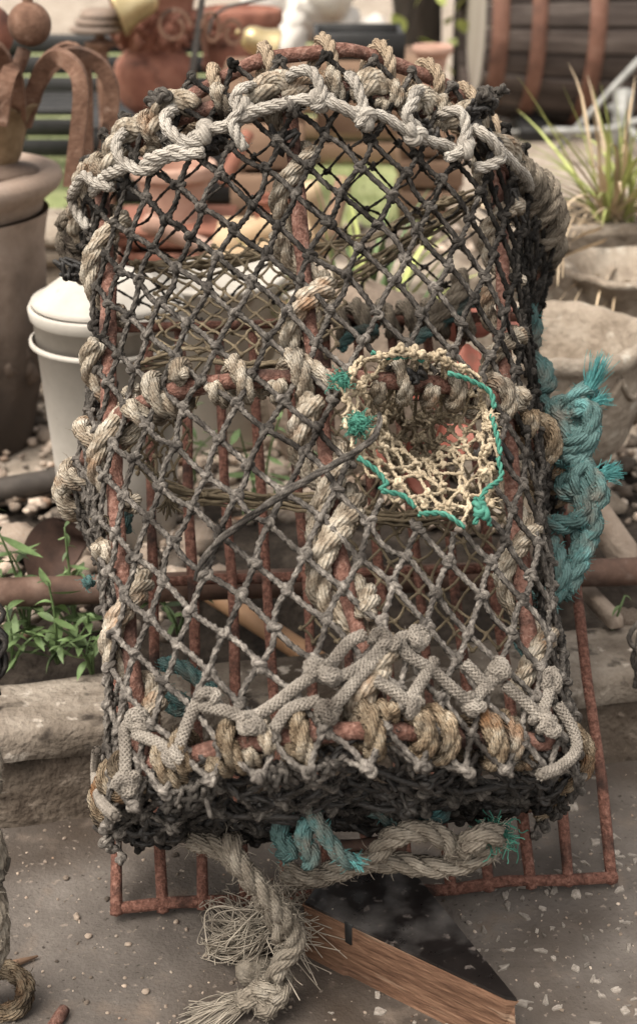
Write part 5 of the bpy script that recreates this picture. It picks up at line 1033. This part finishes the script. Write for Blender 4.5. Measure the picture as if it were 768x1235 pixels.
# --- baggy black net under the lower end
bn = MB()
for lay in range(2):
    nd = {}; R_ = 24
    for i in range(R_+1):
        for c in range(-8, 9):
            x = (c+.5*(i % 2)+.31*lay)/7.6; y = (i/R_)**.8
            if abs(x) <= 1: nd[(i, c)] = bag(x+rng.normal(0, .02), np.clip(y+rng.normal(0, .022), 0, 1))+rng.normal(0, .003, 3)+np.array([0, lay*.005, 0])
    ed = [((i, c), (i+1, c2)) for (i, c) in nd for c2 in (c-1+i % 2, c+i % 2) if (i+1, c2) in nd and rng.uniform() < .8]
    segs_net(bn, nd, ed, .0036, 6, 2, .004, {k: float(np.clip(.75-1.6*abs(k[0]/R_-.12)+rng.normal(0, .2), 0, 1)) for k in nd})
    for k, p in nd.items():
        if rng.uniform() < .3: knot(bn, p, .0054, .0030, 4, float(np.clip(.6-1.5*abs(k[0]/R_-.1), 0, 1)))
for _ in range(16):                                      # strands lying bunched along the lower front
    x0 = rng.uniform(-.95, .6); y0 = rng.uniform(.12, .50); Q = [bag(x0+s*rng.uniform(.3, .55), y0+rng.normal(0, .02))+rng.normal(0, .004, 3) for s in np.linspace(0, 1, 5)]
    P = spline(Q, .004); tube(bn, P, .0029, 5, tint=float(np.clip(rng.normal(.6, .3), 0, 1)))
bag_o = cpart('lower_net', bn, 'twine_black', label='dense black netting bunched under the lower end')
lf = MB()
for (px, py, s) in ((130, 985, .010), (150, 975, .010), (215, 960, .008), (240, 955, .010), (340, 935, .009), (395, 925, .006), (130, 965, .010)): lf = MB(); tangle(lf, onskin(px, py, -.008), s*.75, 6, .0024, .35); cpart('grey_frayed_tangle', lf, 'twine')
# --- teal ropes
def teal(C, R=.0105, tint=.5, fz=90, raw=False):
    mb = MB(); f_ = MB(); P = rope(mb, C, R, tint=tint, sides=8, ds=R*.5); fuzz(f_, P, R, fz, .009, .0003, tint=.3); o = cpart('teal_rope', mb, 'teal'); cpart('fuzz', f_, 'teal_bright', o); return P
def teal_fray(*a, **k): mb = MB(); frayed(mb, *a, **k); cpart('frayed_end', mb, 'teal_bright', label='bright frayed tip of the teal rope')
def frayed(mb, c, d_, n, ln, spread, r=.0007, sag=0, curl=.25, tint=(.3, 1)):
    for _ in range(n): P = strand_hair(mb, np.asarray(c)+rng.normal(0, spread*.25, 3), np.asarray(d_)+rng.normal(0, spread*40, 3), ln*rng.uniform(.5, 1), r, curl, sag); tube(mb, P, np.linspace(r, r*.5, len(P)), 3, cap=False, tint=rng.uniform(*tint))
g1 = lambda x, y, w_=.10: G(x-8, y, w_)
teal([g1(640, 368), g1(650, 388), g1(651, 408), g1(640, 430)], tint=.2); teal([g1(640, 428), g1(662, 442), g1(668, 465), g1(655, 480), g1(672, 492), g1(690, 498, .12)], tint=.4)
# upper knot
def rknot(c, s, R, rot, tint=.55, mb=None, mat='teal'):
    own = mb is None; mb = MB() if own else mb; f_ = MB()
    P = TREF[:-1]*np.array([1.15, 1.0, .75])*s; P = P@rot.T+c; Q = rope(mb, resample(np.vstack([P, P[:1]]), R*.5), R, tint=tint, raw=True, sides=8); fuzz(f_ if own else pf, Q, R, 140, .010, .0003, tint=.3)
    if own: o = cpart('rope_knot', mb, mat); cpart('fuzz', f_, 'teal_bright', o)
rknot(g1(703, 495, .14), .023, .0108, rotx(.4)@rotz(.5), .6); rknot(g1(700, 525, .14), .020, .0105, rotx(-.5)@rotz(1.6), .55)
teal([g1(700, 500, .15), g1(715, 490, .16), g1(722, 505, .16), g1(716, 535, .15), g1(700, 550, .14), g1(690, 560, .14)], tint=.6)
tdir = g1(728, 440, .17)-g1(712, 478, .15); teal_fray(g1(714, 480, .15), norm(tdir)*1.6, 150, .052, .006, .0006, curl=.12); teal_fray(g1(722, 488, .15), norm(tdir)+np.array([.8, -.4, 0]), 110, .024, .006, .0006)
# second knot and the chain hanging from it
teal([g1(660, 560, .10), g1(690, 556, .13), g1(715, 568, .14), g1(732, 595, .14), g1(722, 608, .13)], tint=.6); rknot(g1(706, 580, .13), .018, .0108, rotx(.6)@rotz(.9), .55)
teal_fray(g1(735, 572, .14), (1.5, .2, .3), 190, .020, .012, .0006, curl=.2)
teal([g1(698, 575, .14), g1(716, 605, .13), g1(722, 640, .12), g1(705, 668, .12), g1(698, 695, .12), g1(684, 716, .12)], .0112, .4); teal([g1(664, 632, .13), g1(695, 632, .13), g1(712, 618, .13), g1(706, 600, .13)], .0105, .3)
teal([g1(672, 655, .12), g1(682, 680, .13), g1(684, 700, .13), g1(672, 722, .12), g1(662, 712, .11)], .0108, .45); teal([g1(705, 640, .12), g1(712, 665, .12), g1(700, 690, .125), g1(690, 712, .12)], .0110, .5)
teal([g1(652, 705, .14), g1(666, 720, .15), g1(668, 745, .15), g1(658, 762, .14), g1(650, 758, .13)], .0100, .6); teal([g1(636, 772, .14), g1(648, 795, .15), g1(652, 815, .14)], .0085, .6, 40)
# teal bits elsewhere
teal([G(196, 800, .03), G(222, 806, .04), G(246, 826, .04), G(256, 834, .04)], .0085, .45); teal([G(188, 820, .02), G(206, 838, .03), G(228, 850, .03), G(212, 856, .02), G(196, 838, .02)], .008, .3)
teal([G(148, 596, .10), G(152, 615, .10), G(150, 640, .10)], .008, .3, 30); teal([G(136, 742, .2), G(146, 765, .2), G(140, 770, .2)], .007, .4, 30); teal([G(104, 698, .12), G(110, 706, .12)], .006, .6, 20)
# rope round the upper end of the base, grey and teal
gr = MB()
coil(np.c_[np.linspace(-.2, .19, 80), np.full(80, .652), np.full(80, .0112)], .006, .0108, gr, .42, .98, 7.5, .4, .7); teal([G(498, 412, .03), G(530, 390, .03), G(560, 370, .035), G(585, 355, .03)], .008, .35, 30); teal([G(410, 420, .03), G(430, 400, .03), G(455, 398, .03)], .007, .3, 30)
rope(gr, [G(520, 395, .03), G(540, 370, .04), G(556, 345, .045), G(550, 330, .05)], .0115, tint=.9)
cpart('base_end_rope', gr, 'rope_grey', label='grey rope wound round the upper end of the base')
# under the lower end
teal([G(430, 968, .20), G(455, 975, .21), G(490, 995, .20), G(530, 985, .20), G(520, 968, .19)], .0095, .25, 50); teal([G(340, 985, .22), G(338, 1010, .22), G(352, 1028, .22), G(340, 1030, .21)], .0085, .35, 50)
teal([G(366, 960, .24), G(370, 985, .24), G(366, 1010, .24), G(376, 1032, .24), G(372, 1040, .23)], .0085, .4, 50); teal([G(372, 975, .25), G(388, 1000, .25), G(408, 1030, .25), G(428, 1042, .24)], .0075, .6, 60)
teal_fray(G(424, 1036, .245), (1.2, -1, 0), 40, .014, .008, .0006)
mb = MB()
for (px, py) in ((590, 1004), (604, 1010)):
    for _ in range(90): P = strand_hair(mb, G(px, py, .20)+rng.normal(0, .005, 3), rng.normal(0, 1, 3), rng.uniform(.01, .02), .0005, .8); tube(mb, P, .0006, 3, cap=False, tint=rng.uniform(0, .7))
cpart('green_fray', mb, 'green_twine')

# --- the pale rope tied under the creel, its tail on the paving (creel coordinates via the photograph and real planes)
pr_mb = MB(); pf = MB(); ry = lambda x, y, Y: toL(yp(x, y, Y))
def pale(C, R=.0125, tint=.5, f=120): P = rope(pr_mb, C, R, tint=tint, sides=8, ds=R*.5); fuzz(pf, P, R, f, .016, .0003, 1.0); return P
pale([ry(232, 1012, -.10), ry(262, 1022, -.115), ry(292, 1048, -.125), ry(318, 1082, -.13), ry(334, 1112, -.135), ry(340, 1132, -.14)], .0104, .5, 160)
pale([ry(278, 1008, -.135), ry(286, 1036, -.15), ry(306, 1062, -.155), ry(332, 1092, -.155), ry(352, 1118, -.15), ry(356, 1140, -.148), ry(338, 1162, -.15), ry(330, 1180, -.155)], .0092, .5, 160)
kc = toL(gp(330, 1192, .032)); rk = norm(rng.normal(size=3))
rot_g = np.stack([CU, CV, CW]) # world->local
rknot(kc, .0135, .0088, rotx(-.6)@rotz(.4), .6, pr_mb); rknot(toL(gp(322, 1204, .022)), .012, .0095, rotx(-.3)@rotz(2.0), .55, pr_mb)
pale([toL(gp(318, 1192, .03)), toL(gp(304, 1202, .024)), toL(gp(290, 1212, .018))], .0105, .6, 60)
def W2L(v): v = np.asarray(v, float); return np.array([v@CU, v@CV, v@CW])
for _ in range(190):                                    # frayed end spreading on the ground
    p = gp(296+rng.normal(0, 4), 1205+rng.normal(0, 4), .014); a = rng.normal(.05, .35); e = p+np.array([-.040-rng.uniform(0, .018), -.022+rng.normal(0, .012), -.010])*rng.uniform(.5, 1.1); e[2] = max(.0015, e[2]); mid = (p+e)/2+rng.normal(0, .003, 3); mid[2] = max(.002, mid[2])
    tube(pf, [toL(q) for q in spline([p, mid, e], .006)], .0006, 3, cap=False, tint=rng.uniform(.3, 1))
# frayed tuft ball beside the knot
tc_ = gp(296, 1160, .024); blob(pr_mb, toL(gp(305, 1168, .02)), .017, 10, 8, .12, (1, 1, .9), .35)
EC = [gp(rng.normal(274, 20), rng.normal(1142, 20), 0)+np.array([0, 0, abs(rng.normal(.010, .010))]) for _ in range(16)]
for _ in range(260):
    o = gp(322+rng.normal(0, 8), 1105+rng.normal(0, 8), .055); b = tc_+rng.normal(0, .016, 3); e = EC[rng.integers(16)]+rng.normal(0, .0055, 3); b[2] = abs(b[2])+.012
    P = spline([o, (o+b)/2+rng.normal(0, .005, 3)+[0, -.004, .006], (b+e)/2+rng.normal(0, .004, 3)+[0, -.004, .012], e, e+rng.normal(0, .005, 3)], .006); P[:, 2] = np.maximum(P[:, 2], .0012); tube(pf, [toL(q) for q in P], rng.uniform(.0004, .0008), 3, cap=False, tint=rng.uniform(.3, 1))
for _ in range(140):
    o = gp(rng.uniform(330, 352), rng.uniform(1055, 1150), .05); P = spline([o, o+rng.normal(0, .010, 3)+[.006, -.004, .004], o+rng.normal(0, .016, 3)+[.012, -.006, -.006]], .006); P[:, 2] = np.maximum(P[:, 2], .0012); tube(pf, [toL(q) for q in P], .0005, 3, cap=False, tint=rng.uniform(.3, 1))
# right hand part: doubled rope under the creel
pale([ry(345, 1052, -.09), ry(372, 1058, -.10), ry(405, 1050, -.11), ry(440, 1040, -.115), ry(480, 1040, -.115), ry(520, 1046, -.115), ry(560, 1040, -.115), ry(590, 1024, -.115), ry(602, 1010, -.11)], .0108, .5, 130)
pale([ry(452, 1034, -.125), ry(470, 1012, -.13), ry(500, 1002, -.135), ry(530, 1008, -.13), ry(545, 1022, -.125), ry(562, 1026, -.12)], .0104, .5, 90)
pale([ry(560, 1020, -.13), ry(578, 1008, -.13), ry(600, 1006, -.12)], .0105, .6, 60)
cpart('pale_rope', pr_mb, 'rope_pale', label='pale knotted rope hanging under the creel with its tail on the paving'); cpart('pale_rope_fray', pf, 'fibre')
mb = MB(); S = spline([ry(400, 1022, -.09), ry(440, 1020, -.10), ry(488, 1018, -.105)], .006); tube(mb, S, .0068*(1+wob(len(S), .1, 3)), 9); cpart('rusty_stub', mb, 'rust_dark')

# ================================================================== THINGS WITH OR BESIDE THE CREEL
def coralpiece(px, py, w_, pts, s, lab, seed):
    r = np.random.default_rng(seed); mb = MB(); n = 14; X, Yv = np.meshgrid(np.linspace(-1, 1, n), np.linspace(-1, 1, n), indexing='ij'); Rr = np.sqrt(X**2+Yv**2)
    edge = np.clip(1.15-Rr*(1+.25*np.sin(3*np.arctan2(Yv, X)+seed)), 0, 1); Z = .35*np.sin(2.4*X+seed)+.3*np.cos(3.1*Yv+X*2+seed)+.2*np.sin(5*X*Yv+seed)
    sc_ = np.minimum(1, .95/np.maximum(Rr, .01)); P = np.stack([X*sc_*s*pts[0], Yv*sc_*s*pts[1], Z*s*.5], 2).reshape(-1, 3)
    i = np.arange(n-1)[:, None]*n; j = np.arange(n-1)[None]; q = np.stack([i+j, i+n+j, i+n+j+1, i+j+1], 2).reshape(-1, 4)
    c = G(px, py, w_); V = np.vstack([P, P-[0, 0, .003]])+c; mb.add(V, q); mb2 = len(P)
    mb.q.append(q[:, ::-1]+mb2); V = np.array([toW(v) for v in mb.v[0]]); mb.v[0] = V
    o = mb.build('plastic_scrap', M['coral']); tag(o, lab, 'plastic scrap')
coralpiece(566, 383, -.02, (1.0, .9), .036, 'large crumpled coral plastic scrap, uppermost behind the right bar', 1); coralpiece(612, 388, -.02, (.6, .9), .026, 'small coral plastic scrap at the right, beside the net edge', 2); coralpiece(568, 440, .10, (.7, 1.0), .024, 'coral plastic scrap just above the entrance eye', 3)
coralpiece(500, 470, .15, (1, .5), .022, 'small reddish plastic scrap at the top inside the entrance eye', 4); coralpiece(548, 528, .16, (.9, .9), .022, 'round coral plastic scrap deep inside the entrance eye', 5); coralpiece(505, 560, .15, (.6, 1.3), .026, 'long coral plastic strip standing inside the entrance eye', 6); coralpiece(462, 545, .14, (.5, .9), .020, 'narrow coral plastic strip at the left inside the entrance eye', 8)
# wooden block with black lacquered top
FLc, FRc, BRc, BLc = (-.014, -.074), (.170, -.203), (.093, -.032), (.012, -.022)
t = empty('wooden_block', 'wooden block with a glossy black top and a notch, lying before the creel', 'wooden block', (0, 0, 0))
mb = MB(); hblk = .064; Pt = np.array([FLc, (.0238, -.1004), (.0275, -.1030), (.162, -.197), (.1715, -.199), BRc, BLc])
nseg = len(Pt); zs = np.array([0, .004, .03, .055, hblk-.0035]); V = []
for z in zs:
    for i, p in enumerate(Pt): V.append([p[0]+rng.normal(0, .0011), p[1]+rng.normal(0, .0011), z])
V = np.array(V); c = Pt.mean(0); V = np.vstack([V, [c[0], c[1], 0], [c[0], c[1], zs[-1]]]); q = [[r_*nseg+k, r_*nseg+(k+1) % nseg, r_*nseg+nseg+(k+1) % nseg, r_*nseg+nseg+k] for r_ in range(4) for k in range(nseg)]
tt = [[5*nseg, (k+1) % nseg, k] for k in range(nseg)]+[[5*nseg+1, 4*nseg+k, 4*nseg+(k+1) % nseg] for k in range(nseg)]
mb.add(V, q, tt); mb.build('body', M['wood_cut'], t, smooth=False)
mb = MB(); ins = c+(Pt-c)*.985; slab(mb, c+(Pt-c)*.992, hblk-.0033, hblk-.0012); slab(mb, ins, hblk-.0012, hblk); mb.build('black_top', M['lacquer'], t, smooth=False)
# dark notch: added black box as the slot's shade, proud by a millimetre
mb = MB(); nrm = norm(np.array([-.129, -.184, 0]))*1; fd = norm(np.array([.184, -.129, 0])); pn = np.array([.0238+.004, -.1004-.003, 0]); R_ = np.stack([fd, -nrm, [0, 0, 1.]], 1)
box(mb, pn+np.array([0, 0, hblk-.0125])-nrm*.0022, (.0085, .006, .024), R_, .001, jit=.0003); mb.build('notch_shade', M['black'], t)
# neighbour's rope ends at the left edge
t = empty('rope_coil', 'frayed whitish rope hanging in a coil at the lower left edge', 'rope', gp(-20, 1190, 0)); L0 = np.array(t.location)
mb = MB(); f_ = MB(); lw = lambda x, y, Y: yp(x-11, y, Y)-L0
for C, R_ in (([(-30, 880, -.16), (-4, 905, -.16), (-2, 950, -.16), (-12, 985, -.16), (2, 1015, -.17), (3, 1040, -.17), (-12, 1070, -.17)], .011), ([(-20, 1060, -.17), (2, 1085, -.17), (5, 1120, -.17), (4, 1145, -.165), (-10, 1170, -.16), (-30, 1178, -.15)], .013)):
    P = rope(mb, [lw(*c_) for c_ in C], R_, tint=.7, sides=8); fuzz(f_, P, R_, 160, .012, .0003)
tangle(mb, lw(8, 1052, -.17), .006, 6, .0022, .2); mb.build('rope', M['rope_pale'], t); f_.build('fray', M['fibre'], t)
mb = MB(); f_ = MB(); a = np.linspace(0, 2*pi, 20)[:-1]; cc = gp(0, 1196, .022)-L0; C = np.c_[np.cos(a)*.024, np.sin(a)*.010, np.sin(a)*.017]+cc
P = rope(mb, np.vstack([C, C[:1]]), .0095, tint=.4); fuzz(f_, P, .0095, 160, .008, .0004); mb.build('ring', M['rope_ochre'], t, ); f_.build('ring_fuzz', M['rope_ochre'], t)
mb = MB(); P0, P1 = gp(-30, 1178, .006), gp(46, 1153, .004); tube(mb, [P0, (P0+P1)/2, P1], [.006, .005, .001], 7); tag(mb.build('twig', M['wood_dull']), 'thin pointed brown twig lying beside the rope coil', 'twig')
mb = MB(); P0, P1 = gp(78, 1217, .006), gp(48, 1262, .006); tube(mb, [P0+(P1-P0)*s for s in np.linspace(0, 1, 6)], .0058*(1+wob(6, .05, 2)), 9); tag(mb.build('rusty_rod', M['rust_pink']), 'short rusty iron rod lying at the bottom left', 'rod')
# dark net edge of a neighbouring creel at the left and a rope end at the right edge
t = empty('net_bundle', 'dark bundled net hanging at the left edge above the kerb', 'net', gp(-30, 840, .12)); L0 = np.array(t.location); mb = MB()
for _ in range(26):
    C = [lw(-18+rng.normal(0, 10), 690+rng.uniform(0, 20), .0)]+[lw(-6+rng.normal(0, 7), y, .0)+rng.normal(0, .004, 3) for y in (740, 770, 800)]+[lw(-4+rng.normal(0, 6), 838, .0)]; P = spline(C, .008); tube(mb, P, .0028, 5, tint=rng.uniform(.1, .9))
mb.build('net', M['twine_black'], t)
t = empty('net_bundle', 'grey net strands hanging at the right edge over the kerb', 'net', gp(790, 800, .12)); L0 = np.array(t.location); mb = MB()
for _ in range(14):
    C = [lw(797+rng.normal(0, 4), 735, .2)]+[lw(784+rng.normal(0, 4), y, .2)+rng.normal(0, .003, 3) for y in (770, 800, 825)]; P = spline(C, .008); tube(mb, P, .0030, 5, tint=rng.uniform(.1, .9))
mb.build('net', M['twine'], t)
